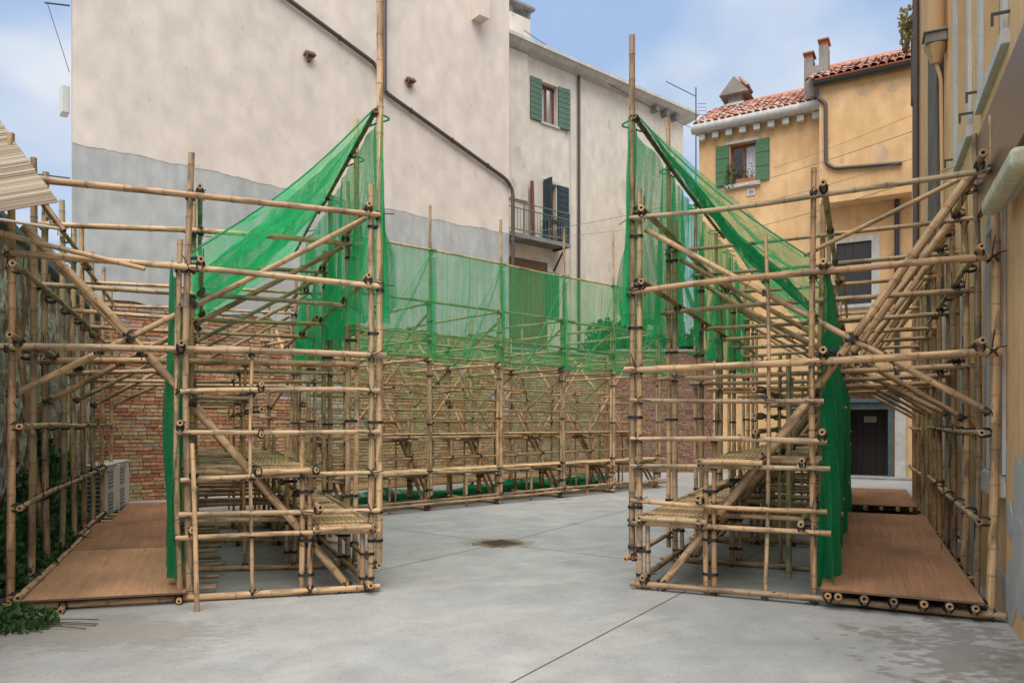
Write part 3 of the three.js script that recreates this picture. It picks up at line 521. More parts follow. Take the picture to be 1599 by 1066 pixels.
  part(lp, 'housing', at(rbox(1.22, 0.07, 0.12, 0.015), 0, 0.05, -0.05), M.acWhite);
  const gr = thing('wall_plant', 'yellowing tuft of plants growing high at the corner of the ochre building', 'plant', pos(-10.9, 10.0, 0.12), t.rotation.y);
  leaves(gr, 220, () => { const a = rnd(); return [rr(-0.4, 0.4), 0.2 - a * 0.7, rr(-0.05, 0.2) * (1 - a * 0.5)]; }, 0.09, M.leafYellow);
  part(gr, 'stem', tube([V3(0, 0.2, 0), V3(0.1, -0.2, 0.15), V3(0.1, -0.6, 0.12)], 0.012, 5, 8), M.stem);
}

// ---------------------------------------------------------------- old garden wall at the passage, coping
{
  const Dl = [-0.386, 0.922], L = 12.9, t = thing('old_garden_wall', 'crumbling stained plaster wall with grey coping behind the bamboo posts', 'wall', W3(-3.43, 3.0, 0), turnOf(...Dl));
  const g = new THREE.PlaneGeometry(L, 3.7, 160, 60), p = g.attributes.position, uv = g.attributes.uv;
  for (let i = 0; i < p.count; i++) { const x = p.getX(i) + L / 2, y = p.getY(i) + 1.85; uv.setXY(i, x, y); p.setXYZ(i, x, y, 0.16 * (fbm(x * 1.1, y * 1.1, 351, 5) - 0.5) + 0.05 * (fbm(x * 7, y * 7, 353, 3) - 0.5)); }
  g.computeVertexNormals(); part(t, 'wall_face', g, M.oldWall); part(t, 'wall_core', mbox(0, L, 0, 3.7, -0.5, -0.12), M.oldWall);
  for (let x = 0; x < L; x += 0.62) part(t, 'coping_stone', metric(at(rbox(0.6, 0.11, 0.62, 0.02), x + 0.3, 3.75 + rr(-0.012, 0.012), -0.2, rr(0.03, 0.07))), M.slate);
}

// ---------------------------------------------------------------- bamboo
function culm(L, r0, r1, bend) {                                        // along +y from 0 to L, with nodes, taper, bend and open ends
  const rings = [], R = 9, ph = rr(0, 6.28), b1 = bend * rr(0.4, 1), b2 = bend * rr(-0.5, 0.5);
  const off = (y) => { const t = y / L, a = Math.sin(t * Math.PI) * b1 + Math.sin(t * Math.PI * 3 + ph) * b2 * 0.4; return [a * Math.cos(ph), a * Math.sin(ph)]; };
  const push = (y, k, shade) => rings.push([y, lerp(r0, r1, y / L) * k, shade]);
  let y = rr(0.05, 0.3), prev = 0, tone = rr(0.9, 1.06); push(0, 1, tone);
  const gap = lerp(0.22, 0.36, rnd()) * (r0 > 0.03 ? 1 : 0.8);
  while (y < L - 0.03) {
    push((prev + y) / 2, 0.985, tone); push(y - 0.012, 1.0, tone * 0.97); push(y - 0.004, 1.085, 0.62); push(y + 0.003, 1.11, 0.74); push(y + 0.012, 1.01, tone * 0.9);
    tone = rr(0.88, 1.06); push(y + 0.03, 0.99, tone); prev = y; y += gap * rr(0.85, 1.2);
  }
  push(L, 1, tone);
  const pos = [], nor = [], uv = [], col = [], idx = [], uo = rr(0, 1), vo = rr(0, 2);
  rings.forEach(([h, r, s], i) => {
    const [ox, oz] = off(h), pr = rings[Math.max(0, i - 1)], nx = rings[Math.min(rings.length - 1, i + 1)], sl = -(nx[1] - pr[1]) / Math.max(0.004, nx[0] - pr[0]);
    for (let k = 0; k <= R; k++) { const a = k / R * 6.2832, c = Math.cos(a), sn = Math.sin(a), q = 1 / Math.hypot(1, sl * 0.6); pos.push(ox + c * r, h, oz + sn * r); nor.push(c * q, sl * 0.6 * q, sn * q); uv.push((uo + k / R) * 0.25, h + vo); col.push(s, s * (s < 0.8 ? 0.93 : 1), s * (s < 0.8 ? 0.85 : 1)); }
  });
  const W = R + 1; for (let i = 0; i < rings.length - 1; i++) for (let k = 0; k < R; k++) { const a = i * W + k; idx.push(a, a + W, a + 1, a + 1, a + W, a + W + 1); }
  for (const e of [0, 1]) {                                             // cut end: pale rim, dark bore with a diaphragm a few cm in
    const [h, r] = rings[e ? rings.length - 1 : 0], [ox, oz] = off(h), d = e ? 1 : -1, ri = r * 0.45, dep = Math.min(0.14, L * 0.2), base = pos.length / 3;
    const loops = [[h, r, 0.95, 0, d], [h, ri, 0.95, 0, d], [h, ri, 0.85, -1, 0], [h - d * dep, ri, 0.8, -1, 0]];
    for (const [yy, rad, s, rn, yn] of loops) for (let k = 0; k <= R; k++) { const a = k / R * 6.2832, c = Math.cos(a), sn = Math.sin(a); pos.push(ox + c * rad, yy, oz + sn * rad); nor.push(c * rn, yn, sn * rn); uv.push(k / R * 0.05, vo); col.push(s, s * 0.95, s * 0.85); }
    pos.push(ox, h - d * dep, oz); nor.push(0, d, 0); uv.push(0, vo); col.push(0.75, 0.68, 0.55);
    const ctr = pos.length / 3 - 1;
    for (let k = 0; k < R; k++) {
      for (const l of [0, 2]) { const a = base + l * W + k; if ((d > 0)) idx.push(a, a + W, a + 1, a + 1, a + W, a + W + 1); else idx.push(a, a + 1, a + W, a + 1, a + W + 1, a + W); }
      const a = base + 3 * W + k; if (d > 0) idx.push(a, ctr, a + 1); else idx.push(a, a + 1, ctr);
    }
  }
  const g = new THREE.BufferGeometry(); g.setAttribute('position', new THREE.Float32BufferAttribute(pos, 3)); g.setAttribute('normal', new THREE.Float32BufferAttribute(nor, 3)); g.setAttribute('uv', new THREE.Float32BufferAttribute(uv, 2)); g.setAttribute('color', new THREE.Float32BufferAttribute(col, 3)); g.setIndex(idx);
  return g;
}
function pole(W, name, a, b, r0, o = {}) {
  const r = r0 * (o.k ?? 0.73) * rr(0.9, 1.1);
  const d = b.clone().sub(a), L = d.length(), m = part(W.group, name, culm(L, r * rr(0.98, 1.1), r * rr(0.84, 0.96), o.bend ?? L * rr(0.003, 0.016)), o.mat ?? M.bamboo[Math.floor(rnd() * M.bamboo.length)], a.clone().sub(W.group.position));
  m.quaternion.setFromUnitVectors(yAxis, d.normalize()); W.poles.push({ a: a.clone(), b: b.clone(), r, m, d }); return m;
}
// lashing: one black strip wound round a crossing, both diagonals, with loose tails
function lashGeo(seed, n1, n2) {
  const R = 0.067, Q = 0.058, pts = [], tail = (dx, dy) => { const l = 0.07 + 0.14 * hash(seed, dx * 7 | 0, 3); return V3(dx * l, dy * l, R * 1.05 + 0.03 * hash(seed, 5, dy * 9 | 0)); };
  pts.push(tail(0.9, 0.7 - hash(seed, 1, 1)), V3(0.03, 0.012, R * 1.12));
  const turn = (n, s) => { for (let i = 0; i < n * 8; i++) { const a = i / 8 * 6.2832, w = (i / 8 - n / 2) * 0.013; pts.push(V3(Math.sin(a) * Q * 0.72 + w * 0.7, s * Math.sin(a) * Q * 0.72 - s * w * 0.7, Math.cos(a) * R)); } };
  turn(n1, 1); turn(n2, -1); pts.push(V3(0.02, -0.02, R * 1.1), tail(-0.5 + hash(seed, 2, 2), -1));
  return new THREE.TubeGeometry(new THREE.CatmullRomCurve3(pts), pts.length * 2, 0.0055, 4, false);
}
const LASH = [lashGeo(1, 3, 2), lashGeo(2, 2, 3), lashGeo(3, 3, 3), lashGeo(4, 2, 2)];
function bandGeo(w, turns) {                                            // binding round two culms side by side (local x across, y along)
  const pts = []; for (let i = 0; i <= turns * 14; i++) { const a = i / 14 * 6.2832, c = Math.cos(a), s = Math.sin(a); pts.push(V3(c * 0.034 + Math.sign(c) * w, (i / 14) * 0.009, s * 0.036)); }
  return new THREE.TubeGeometry(new THREE.CatmullRomCurve3(pts), pts.length * 2, 0.005, 4, false);
}
const BAND = bandGeo(0.036, 3);
function bindings(W, max = 300) {
  const found = [], p = W.poles, d1 = V3(), d2 = V3(), w = V3();
  for (let i = 0; i < p.length; i++) for (let j = i + 1; j < p.length; j++) {
    const A = p[i], B = p[j]; if (A.free || B.free) continue;
    d1.copy(A.b).sub(A.a); d2.copy(B.b).sub(B.a); w.copy(A.a).sub(B.a);
    const a = d1.dot(d1), b = d1.dot(d2), c = d2.dot(d2), d = d1.dot(w), e = d2.dot(w), den = a * c - b * b; if (den < 0.03 * a * c) continue;
    const s = (b * e - c * d) / den, t = (a * e - b * d) / den; if (s < -0.01 || s > 1.01 || t < -0.01 || t > 1.01) continue;
    const pa = A.a.clone().addScaledVector(d1, s), pb = B.a.clone().addScaledVector(d2, t), dist = pa.distanceTo(pb); if (dist > (A.r + B.r) * 2.1 || dist < 0.01) continue;
    found.push({ c: pa.clone().add(pb).multiplyScalar(0.5), q: d1.clone().normalize(), n: pb.clone().sub(pa).normalize(), k: (A.r + B.r) / 0.074, on: A.m });
  }
  const cam = V3(0, 1.6, 0); found.sort((x, y) => x.c.distanceTo(cam) - y.c.distanceTo(cam));
  const kept = []; for (const f of found) { if (kept.length >= max) break; if (kept.some((g) => g.c.distanceTo(f.c) < 0.09)) continue; kept.push(f); }
  const mt = new THREE.Matrix4(), y = V3();
  for (const f of kept) {
    const m = part(W.group, 'lashing', LASH[Math.floor(rnd() * 4)], M.lash, f.c.clone().sub(W.group.position));
    if (f.n.dot(cam.clone().sub(f.c)) < 0) f.n.negate();
    y.crossVectors(f.n, f.q).normalize(); mt.makeBasis(f.q, y, f.n); m.quaternion.setFromRotationMatrix(mt); m.rotateZ(rnd() < 0.5 ? 0 : Math.PI); m.scale.setScalar(Math.max(0.62, Math.min(1.0, f.k)));
  }
}
function band(W, c, across) { const m = part(W.group, 'binding', BAND, M.lash, c.clone().sub(W.group.position)); m.rotation.y = Math.atan2(-across.z, across.x); return m; }

const slatGeo = {};
function slat(parent, a, b, w, mat) {                                    // split half-round strip
  const L = a.distanceTo(b), key = L.toFixed(2) + w; 
  if (!slatGeo[key]) { const s = new THREE.Shape(); s.moveTo(-w / 2, 0); s.quadraticCurveTo(-w / 2, w * 0.42, 0, w * 0.46); s.quadraticCurveTo(w / 2, w * 0.42, w / 2, 0); s.closePath(); slatGeo[key] = new THREE.ExtrudeGeometry(s, { depth: L, bevelEnabled: false, curveSegments: 3 }); const uv = slatGeo[key].attributes.uv, p = slatGeo[key].attributes.position; for (let i = 0; i < uv.count; i++) uv.setXY(i, p.getX(i) * 1.5, p.getZ(i)); }
  const m = part(parent, 'slat', slatGeo[key], mat, a); m.lookAt(0, 0, 0); const d = b.clone().sub(a).normalize(); m.rotation.set(0, Math.atan2(d.x, d.z), 0); m.rotateX(-Math.asin(d.y)); return m;
}

/* A scaffold: cross frames of posts, rails and braces along a line, benches on the court side, a roofed passage on the other.
   u runs across from the outer post (negative) over the net line (0) to the court side; v runs along. */
function scaffold(cfg) {
  const { O, U, V, uo, uf, u1, u2, vo, vf, H } = cfg, n = vo.length;
  const W = { group: thing(cfg.name, cfg.label, 'scaffold', W3(O[0], O[1], 0)), poles: [] };
  const Pv = (u, v, h) => W3(O[0] + U[0] * u + V[0] * v, O[1] + U[1] * u + V[1] * v, h);
  const vAt = (u, i) => lerp(vo[i], vf[i], (u - uo) / (uf - uo));
  const P = (u, i, h, dv = 0) => Pv(u, vAt(u, i) + dv, h);
  const Ux = V3(U[0], 0, -U[1]);
  W.P = P; W.Pv = Pv;
  const jit = (s = 0.015) => rr(-s, s);
  for (let i = 0; i < n; i++) {
    const first = i === 0, jj = first ? 0 : 1, bl = i < cfg.bleach;
    pole(W, 'post', P(uo, i, 0), P(uo + jit(0.03), i, (cfg.outerTop ?? 4.05) + jj * rr(-0.12, 0.25), jit(0.03)), 0.047);
    pole(W, 'post', P(0, i, 0), P(jit(0.02), i, (cfg.mainTop ?? 3.95) + jj * rr(-0.1, 0.3)), 0.041);
    if (i > 0 || cfg.doubleMain) pole(W, 'post', P(-0.085, i, 0.0, 0.02), P(-0.08, i, 2.4 + rr(0, 0.9), 0.02), 0.036);
    // rails across, lashed to the near side of the posts
    const rail = (h0, ua, h1, ub, r = 0.036, nm = 'rail') => pole(W, nm, P(ua - (first ? 0 : rr(0, 0.12)), i, h0 + jj * jit(), -0.062), P(ub + (first ? 0 : rr(-0.03, 0.1)), i, h1 + jj * jit(), -0.062), r);
    const hh = (k, u) => { const q = H[k]; return u < 0 ? lerp(q[1], q[0], u / uo) : lerp(q[1], q[2], u / uf); };
    const top = bl ? uf + 0.07 : 0.1;
    if (!cfg.noTop) rail(hh('A', uo), uo - 0.06, hh('A', uf), top, 0.037);
    rail(hh('B', uo), uo - 0.04, hh('B', uf), top, 0.04); rail(hh('C', uo), uo - 0.08, hh('C', uf), top + 0.04, 0.043);
    rail(0.05, uo - 0.1, 0.055, bl ? uf + 0.05 : 0.2, 0.04);
    if (bl) {
      if (first) for (const k of ['D', 'E', 'F', 'G', 'Hh']) rail(H[k][1], -0.11 + jit(0.04), H[k][2], uf + 0.05, k === 'D' ? 0.03 : 0.034);
      else { rail(H.D[1], -0.1, H.D[1], u1 + 0.12, 0.03); rail(H.E[1], -0.1, H.E[1], u1 + 0.12, 0.03); rail(H.F[1] - 0.01, -0.1, H.F[1], u2 + 0.08, 0.034); rail(H.Hh[1] - 0.01, -0.1, H.Hh[1], uf + 0.02, 0.034); }
      pole(W, 'post', P(u1, i, 0.0), P(u1 + jit(), i, first ? cfg.thinTop : rr(2.1, 2.5)), 0.026, { mat: first ? M.bamboo[2] : undefined });
      pole(W, 'post', P(u2 - 0.037, i, 0), P(u2 - 0.037, i, H.E[2] + 0.03), 0.035); pole(W, 'post', P(u2 + 0.037, i, 0), P(u2 + 0.037, i, H.F[2] - 0.03), 0.034);
      for (const h of [0.18, 0.5, 0.95]) band(W, P(u2, i, h), Ux);
      pole(W, 'post', P(uf - 0.1, i, 0), P(uf - 0.1, i, H.Hh[2] - 0.02), 0.033);
      pole(W, 'post', P(uf - 0.02, i, 0), P(uf - 0.02, i, 3.86 + jj * rr(-0.5, 0.1)), 0.044, { bend: 0.01 });
      const tallTop = cfg.tall[i] ?? 4.9; pole(W, 'post', P(uf + 0.055, i, first ? 0.27 : rr(0.02, 0.3), 0.01), P(uf + 0.05 + jit(0.02), i, tallTop, 0.0), 0.042, { bend: 0.02 });
      for (const h of [0.42, 0.75, 1.62, 2.45, 3.4]) band(W, P(uf + 0.02, i, h + jit(0.06)), Ux);
      for (const h of [0.12, 0.35]) band(W, P(uf - 0.06, i, h), Ux);
    }
    // braces on the far side: long one up to the court post, raker down to its foot
    if (bl) {
      pole(W, 'brace', P(uo - cfg.braceOut, i, cfg.brace[0] + jj * jit(0.05), 0.066), P(uf - 0.06, i, cfg.brace[1] + jj * jit(0.05), 0.066), 0.04);
      pole(W, 'raker', P(uo + 0.08, i, cfg.rake[0] + jj * jit(0.06), 0.125), P(0.02, i, cfg.rake[1], 0.07), 0.05, { mat: M.bamboo[6] });
      pole(W, 'raker', P(-0.03, i, cfg.rake[1] + 0.04, 0.13), P(uf - 0.22, i, 0.04, 0.07), 0.05, { mat: M.bamboo[0] });
      pole(W, 'raker', P(0.04, i, cfg.rake[1] - 0.02, 0.21), P(uf - 0.2, i, 0.04, 0.2), 0.045, { mat: M.bamboo[5] });
    } else {
      pole(W, 'brace', P(uo - 0.02, i, 1.75 + jit(0.05), 0.085), P(0.03, i, 2.75 + jit(0.05), 0.085), 0.035);
      pole(W, 'brace', P(uo, i, 3.1 + jit(0.05), 0.16), P(0.03, i, 2.0 + jit(0.05), 0.16), 0.035);
    }
  }
  // passage posts between the frames
  for (const v of cfg.between) pole(W, 'post', Pv(uo, v, 0), Pv(uo + jit(0.03), v + jit(0.03), 4.0 + rr(-0.2, 0.35)), 0.044);
  // ledgers along, in two lapped lengths
  const vEnd = cfg.vEnd, ledger = (u, h, r, va = -0.12, vb = vEnd, mat) => {
    const cut = va + (vb - va) * rr(0.42, 0.6), s = rr(0.02, 0.05);
    if (vb - va < 4) { pole(W, 'ledger', Pv(u, va, h), Pv(u, vb, h + jit(0.03)), r, { mat }); return; }
    pole(W, 'ledger', Pv(u, va, h), Pv(u, cut + 0.3, h + jit(0.02)), r, { bend: 0.02, mat }); pole(W, 'ledger', Pv(u - r * 1.55, cut - 0.25, h + 0.004), Pv(u - r * 1.4, vb, h + jit(0.012)), r * 0.95, { bend: 0.02, mat });
  };
  for (const [u, h, r, va, vb, dark] of cfg.ledgers) ledger(u, h, r, va, vb, dark ? M.bambooDark : undefined);
  for (const [u0, us, h, va, vb, step, r] of cfg.joists) for (let v = va; v < vb; v += step * rr(0.9, 1.1)) { const m = pole(W, 'joist', Pv(u0 + jit(0.03), v, h), Pv(us + rr(-0.08, 0.08), v + jit(0.03), h + jit(0.01)), r); W.poles[W.poles.length - 1].free = true; }
  for (const [u, va, vb] of cfg.floorJoists ?? []) { pole(W, 'joist', Pv(u, va, 0.125), Pv(u, vb, 0.125), 0.042, { bend: 0.004 }); }
  for (const q of cfg.extra ?? []) pole(W, q[0], Pv(...q[1]), Pv(...q[2]), q[3], { mat: q[4] });
  // benches of split slats
  for (const [ua, ub, h, va, vb, seg] of cfg.benches) {
    const seat = new THREE.Group(); seat.name = 'seat'; W.group.add(seat);
    const cnt = Math.round((ub - ua) / 0.042), base = W.group.position;
    const e0 = Pv(ua, va - 0.02, h - 0.03), e1 = Pv(ub, va - 0.02, h - 0.03); 
    for (let v = va; v < vb - 0.3; v += seg) for (let k = 0; k < cnt; k++) {
      const u = lerp(ua, ub, (k + 0.5) / cnt) + jit(0.003); 
      slat(seat, Pv(u, v + 0.01, h).sub(base), Pv(u, Math.min(v + seg, vb) - 0.01 - (k % 3) * 0.004, h + 0.002).sub(base), 0.0405, M.slat[Math.floor(rnd() * 3)]);
    }
    for (let v = va + 0.14; v < vb; v += 0.46) { const m = part(seat, 'batten', tube([Pv(ua, v, h + 0.017).sub(base), Pv(ub, v, h + 0.017).sub(base)], 0.0035, 4, 1), M.stem); }
  }
  return W;
}
const scaffoldA = scaffold({
  name: 'bamboo_scaffold', label: 'bamboo scaffold with two slatted benches between the old garden wall and the court', O: [-2.887, 6.6], U: [0.969, 0.247], V: [-0.386, 0.922], uo: -1.42, uf: 1.616, u1: 0.534, u2: 1.0,
  vo: [0, 1.6, 3.38, 5.07, 7.26], vf: [0, 1.22, 2.92, 4.55, 6.75], bleach: 5, vEnd: 7.3, doubleMain: true, thinTop: 2.32, tall: [6.3, 4.95, 4.6, 4.3, 4.2], outerTop: 4.05, mainTop: 4.02,
  H: { A: [3.67, 3.61, 3.56], B: [3.03, 2.97, 2.885], C: [2.236, 2.208, 2.233], D: [0, 1.875, 1.904], E: [0, 1.514, 1.515], F: [0, 1.09, 1.13], G: [0, 0.785, 0.772], Hh: [0, 0.578, 0.577] },
  brace: [1.84, 3.55], braceOut: 0.0, rake: [3.3, 1.78], between: [0.8, 2.47, 4.19, 6.11],
  ledgers: [[-1.34, 3.72, 0.036, 0.3], [-1.34, 2.9, 0.036, -0.3], [-1.34, 2.31, 0.036, -0.4], [-1.34, 1.57, 0.036, -0.06, 7.3], [-1.34, 0.88, 0.036, -0.06, 7.0], [-1.34, 0.13, 0.036], [-1.0, 0.03, 0.034, -0.25, 3], [-0.09, 0.04, 0.034, -0.15, 3],
    [0.085, 3.69, 0.036], [0.09, 3.05, 0.036], [-0.07, 2.3, 0.036, -0.15], [-0.08, 1.6, 0.036, -0.15], [0.03, 1.17, 0.036, -0.13], [0.02, 0.655, 0.036, -0.13],
    [0.6, 1.95, 0.03, -0.14], [0.6, 1.72, 0.03, -0.14], [0.6, 1.49, 0.03, -0.14], [0.57, 1.165, 0.035, -0.14], [1.075, 1.17, 0.035, -0.16], [1.1, 0.83, 0.04, -0.2], [1.085, 0.63, 0.035, -0.16], [1.6, 0.63, 0.036, -0.16], [1.55, 0.1, 0.036, -0.22], [1.66, 0.25, 0.034, -0.05, 5],
    [1.56, 3.65, 0.04, -0.1], [1.56, 2.98, 0.04, -0.1], [1.63, 4.55, 0.03, -0.06, 6.4, 1]],
  joists: [[-1.4, 0.3, 0.065, 0.3, 6.8, 0.42, 0.033], [-0.05, 0.56, 1.135, 0.35, 6.4, 0.3, 0.034], [-0.05, 1.05, 0.62, 0.7, 6.2, 0.75, 0.032]],
  benches: [[0.6, 1.05, 1.165, -0.1, 6.2, 1.7], [1.11, 1.58, 0.635, -0.1, 6.0, 1.65]],
  extra: [['prop', [0.06, -0.42, 0.0], [0.02, -0.2, 1.42], 0.03, M.bamboo[2]], ['rail', [-1.5, -0.16, 3.18], [-0.36, -0.16, 2.93], 0.034], ['brace', [-1.5, 1.9, 0.3], [-1.5, 0.35, 3.0], 0.04], ['rail', [1.05, -0.12, 0.62], [1.62, -0.12, 0.625], 0.03], ['rail', [0.55, -0.12, 1.15], [1.08, -0.12, 1.16], 0.03], ['brace', [0.05, 7.0, 0.1], [0.9, 7.05, 1.5], 0.035]],
});
bindings(scaffoldA);
const scaffoldB = scaffold({
  name: 'bamboo_scaffold', label: 'bamboo scaffold with two slatted benches standing beside the long ochre building', O: [2.668, 6.5], U: [-0.918, 0.397], V: [0.4277, 0.904], uo: -1.318, uf: 1.583, u1: 0.413, u2: 0.893,
  vo: [0, 1.6, 3.25, 4.87, 6.2, 7.8, 9.2], vf: [0, 1.52, 3.11, 4.56, 5.95, 7.68, 8.9], bleach: 7, vEnd: 9.1, thinTop: 3.31, tall: [5.36, 5.1, 4.8, 4.5, 4.4, 4.3, 4.2], outerTop: 4.08, mainTop: 3.85,
  H: { A: [3.645, 3.59, 3.565], B: [2.93, 2.906, 2.86], C: [2.174, 2.148, 2.11], D: [0, 1.79, 1.818], E: [0, 1.436, 1.444], F: [0, 1.199, 1.183], G: [0, 0.826, 0.854], Hh: [0, 0.639, 0.636] },
  brace: [1.62, 3.48], braceOut: 0.12, rake: [3.72, 1.85], between: [0.77, 2.44, 4.04, 5.5, 7.0, 8.5],
  ledgers: [[-1.24, 3.72, 0.04, -0.25], [-1.24, 3.0, 0.036, -0.2], [-1.24, 2.25, 0.036, -0.25], [-1.24, 1.52, 0.04, -0.2, 5.6], [-1.24, 0.8, 0.038, -0.05, 5.6], [-1.24, 1.5, 0.034, 6.0, 9.2], [-1.24, 0.8, 0.034, 6.0, 9.2],
    [-0.08, 3.67, 0.038, -0.15], [-0.08, 2.99, 0.038, -0.15], [-0.08, 2.23, 0.038, -0.15], [-0.07, 1.52, 0.036, -0.15], [0.09, 1.27, 0.036, -0.15], [0.1, 0.715, 0.036, -0.15],
    [0.49, 1.9, 0.032, -0.14], [0.49, 1.66, 0.032, -0.14], [0.48, 1.52, 0.032, -0.14], [0.47, 1.25, 0.035, -0.14], [0.965, 1.25, 0.036, -0.16], [0.975, 0.91, 0.038, -0.16], [0.975, 0.695, 0.036, -0.16], [1.525, 0.695, 0.038, -0.16], [1.5, 0.13, 0.036, -0.14], [1.66, 0.3, 0.036, -0.15, 6], 
    [1.52, 3.65, 0.04, -0.1], [1.52, 2.95, 0.04, -0.1], [1.6, 4.55, 0.032, -0.06, 8.2, 1],
  ],
  floorJoists: [[-0.12, -0.2, 5.85], [-0.2, -0.2, 5.85], [-0.4, -0.2, 5.85], [-0.62, -0.2, 5.85], [-0.84, -0.2, 5.85], [-1.02, -0.2, 5.85], [-1.2, -0.2, 5.85], [-0.2, 7.1, 10.7], [-0.45, 7.1, 10.7], [-0.7, 7.1, 10.7], [-0.95, 7.1, 10.7], [-1.15, 7.1, 10.7]],
  joists: [[-0.05, 0.46, 1.235, 0.35, 8.6, 0.34, 0.034], [-0.05, 0.95, 0.68, 0.5, 8.2, 0.8, 0.034]],
  benches: [[0.5, 0.94, 1.25, -0.1, 7.4, 1.6], [1.0, 1.5, 0.7, -0.1, 7.2, 1.6]],
  extra: [['brace', [-1.42, 0.35, 3.83], [0.12, 0.55, 3.2], 0.034], ['rail', [0.9, -0.12, 0.69], [1.52, -0.12, 0.69], 0.034], ['rail', [0.42, -0.12, 1.24], [0.97, -0.12, 1.24], 0.034], ['post', [0.3, 1.1, 0], [0.3, 1.1, 2.3], 0.038, M.bambooGreen]],
});
bindings(scaffoldB);
const scaffoldC = scaffold({
  name: 'bamboo_scaffold', label: 'long bamboo scaffold with benches across the far end of the court before the brick wall', O: [-3.18, 14.05], U: [0.676, -0.737], V: [0.737, 0.676], uo: -1.42, uf: 1.6, u1: 0.5, u2: 0.98,
  vo: [-0.9, 0.8, 2.5, 4.3, 5.96, 7.7], vf: [-0.9, 0.794, 2.49, 4.3, 5.96, 7.7], bleach: 6, vEnd: 8.2, thinTop: 2.4, tall: [5.6, 5.55, 5.6, 5.75, 5.95, 5.6], outerTop: 3.9, mainTop: 3.4,
  H: { A: [3.75, 3.75, 3.76], B: [3.12, 3.12, 3.12], C: [2.74, 2.74, 2.74], D: [0, 2.28, 2.1], E: [0, 1.62, 1.6], F: [0, 1.26, 1.26], G: [0, 0.9, 0.9], Hh: [0, 0.6, 0.6] },
  brace: [1.9, 3.65], braceOut: 0, rake: [3.4, 1.9], between: [],
  ledgers: [[-1.34, 3.2, 0.034, -1.1], [-1.34, 1.7, 0.03, -1.1], [-1.34, 0.9, 0.03, -1.1], [0.085, 3.2, 0.036, -1.1], [0.085, 2.8, 0.036, -1.1],
    [0.57, 2.32, 0.032, -1.1], [0.57, 2.09, 0.034, -1.1], [0.57, 1.87, 0.034, -1.1], [0.57, 1.62, 0.034, -1.1], [1.04, 1.34, 0.042, -1.1], [0.55, 1.34, 0.036, -1.1], [1.06, 0.93, 0.036, -1.1], [1.02, 0.68, 0.036, -1.1], [1.58, 0.68, 0.042, -1.1], [1.66, 0.13, 0.036, -1.1], [1.68, 0.2, 0.032, -1.1],
    [1.66, 4.72, 0.03, -1.1], [1.66, 3.78, 0.034, -1.1], [1.66, 3.2, 0.034, -1.1], [1.66, 2.8, 0.036, -1.1]],
  joists: [[0.95, 1.68, 0.62, -0.9, 7.9, 0.88, 0.026], [0.45, 1.12, 1.28, -0.9, 7.9, 0.9, 0.026]],
  benches: [[0.58, 1.03, 1.38, -1.0, 8.0, 1.8], [1.06, 1.6, 0.715, -1.0, 8.0, 1.8]],
  extra: [0, 1, 2, 3, 4].flatMap((i) => { const v = -0.05 + i * 1.72; return [['post', [1.6, v, 0], [1.6, v, 0.66], 0.034], ['post', [1.0, v + 0.1, 0], [1.0, v + 0.1, 1.3], 0.036], ['post', [0.48, v, 0], [0.48, v, 2.4], 0.03], ['brace', [-1.4, v, 3.5], [-1.35, v + 1.5, 1.3], 0.032], ['brace', [0.05, v + 0.2, 1.5], [0.1, v + 1.5, 3.1], 0.034]]; }),
});
bindings(scaffoldC);

// ---------------------------------------------------------------- nets
function sheet(fn, ns, nt, ku = 1, kv = 1) {
  const pos = [], uv = [], idx = [];
  for (let j = 0; j <= nt; j++) for (let i = 0; i <= ns; i++) { const p = fn(i / ns, j / nt); pos.push(p.x, p.y, p.z); uv.push(i / ns * ku, j / nt * kv); }
  for (let j = 0; j < nt; j++) for (let i = 0; i < ns; i++) { const a = j * (ns + 1) + i; idx.push(a, a + 1, a + ns + 1, a + 1, a + ns + 2, a + ns + 1); }
  const g = new THREE.BufferGeometry(); g.setAttribute('position', new THREE.Float32BufferAttribute(pos, 3)); g.setAttribute('uv', new THREE.Float32BufferAttribute(uv, 2)); g.setIndex(idx); g.computeVertexNormals(); return g;
}
// canopy from the high court rail down to the net line, front edge sagging, with loose ripples
function canopy(W, cfg, name, label) {
  const { uf, hTop, hLow, v0, v1 } = cfg, t = thing(name, label, 'net', W.Pv(uf, v0, 0)), o = t.position;
  const surf = (mat, va, vb, low, sag, amp, seed, nm, kv) => part(t, nm, sheet((s, q) => {
    const v = lerp(va, vb, q), u = uf * (1 - s), k = s * (1 - s) * 4, r = fbm(s * 2.2 + q * 1.3, q * (vb - va) * 3.2, seed, 4) - 0.5, edge = Math.sin(Math.PI * Math.min(1, Math.max(0, s))) ;
    return W.Pv(u, v + 0.06 * Math.sin(s * 5 + q * 3) * edge * (q < 0.5 ? 1 : 0.3), lerp(hTop, low, s) - sag * k + amp * r * (0.15 + edge)).sub(o);
  }, 60, 90, 2, kv), mat);
  surf(M.netThin, v0, v1, hLow, 0.1, 0.3, cfg.seed, 'net_canopy', v1 - v0);
  surf(cfg.foldMat ?? M.net, v0 + 0.12, v0 + cfg.foldW, cfg.foldLow, 0.12, 0.45, cfg.seed + 5, 'gathered_fold', 1.6);
  part(t, 'edge_cord', tube(Array.from({ length: 9 }, (_, i) => { const s = i / 8; return W.Pv(uf * (1 - s), v0 + 0.06 * Math.sin(s * 5) * Math.sin(Math.PI * s), lerp(hTop, hLow, s) - 0.1 * s * (1 - s) * 4 + 0.004).sub(o); }), 0.008, 5, 40), M.rope);
  return t;
}
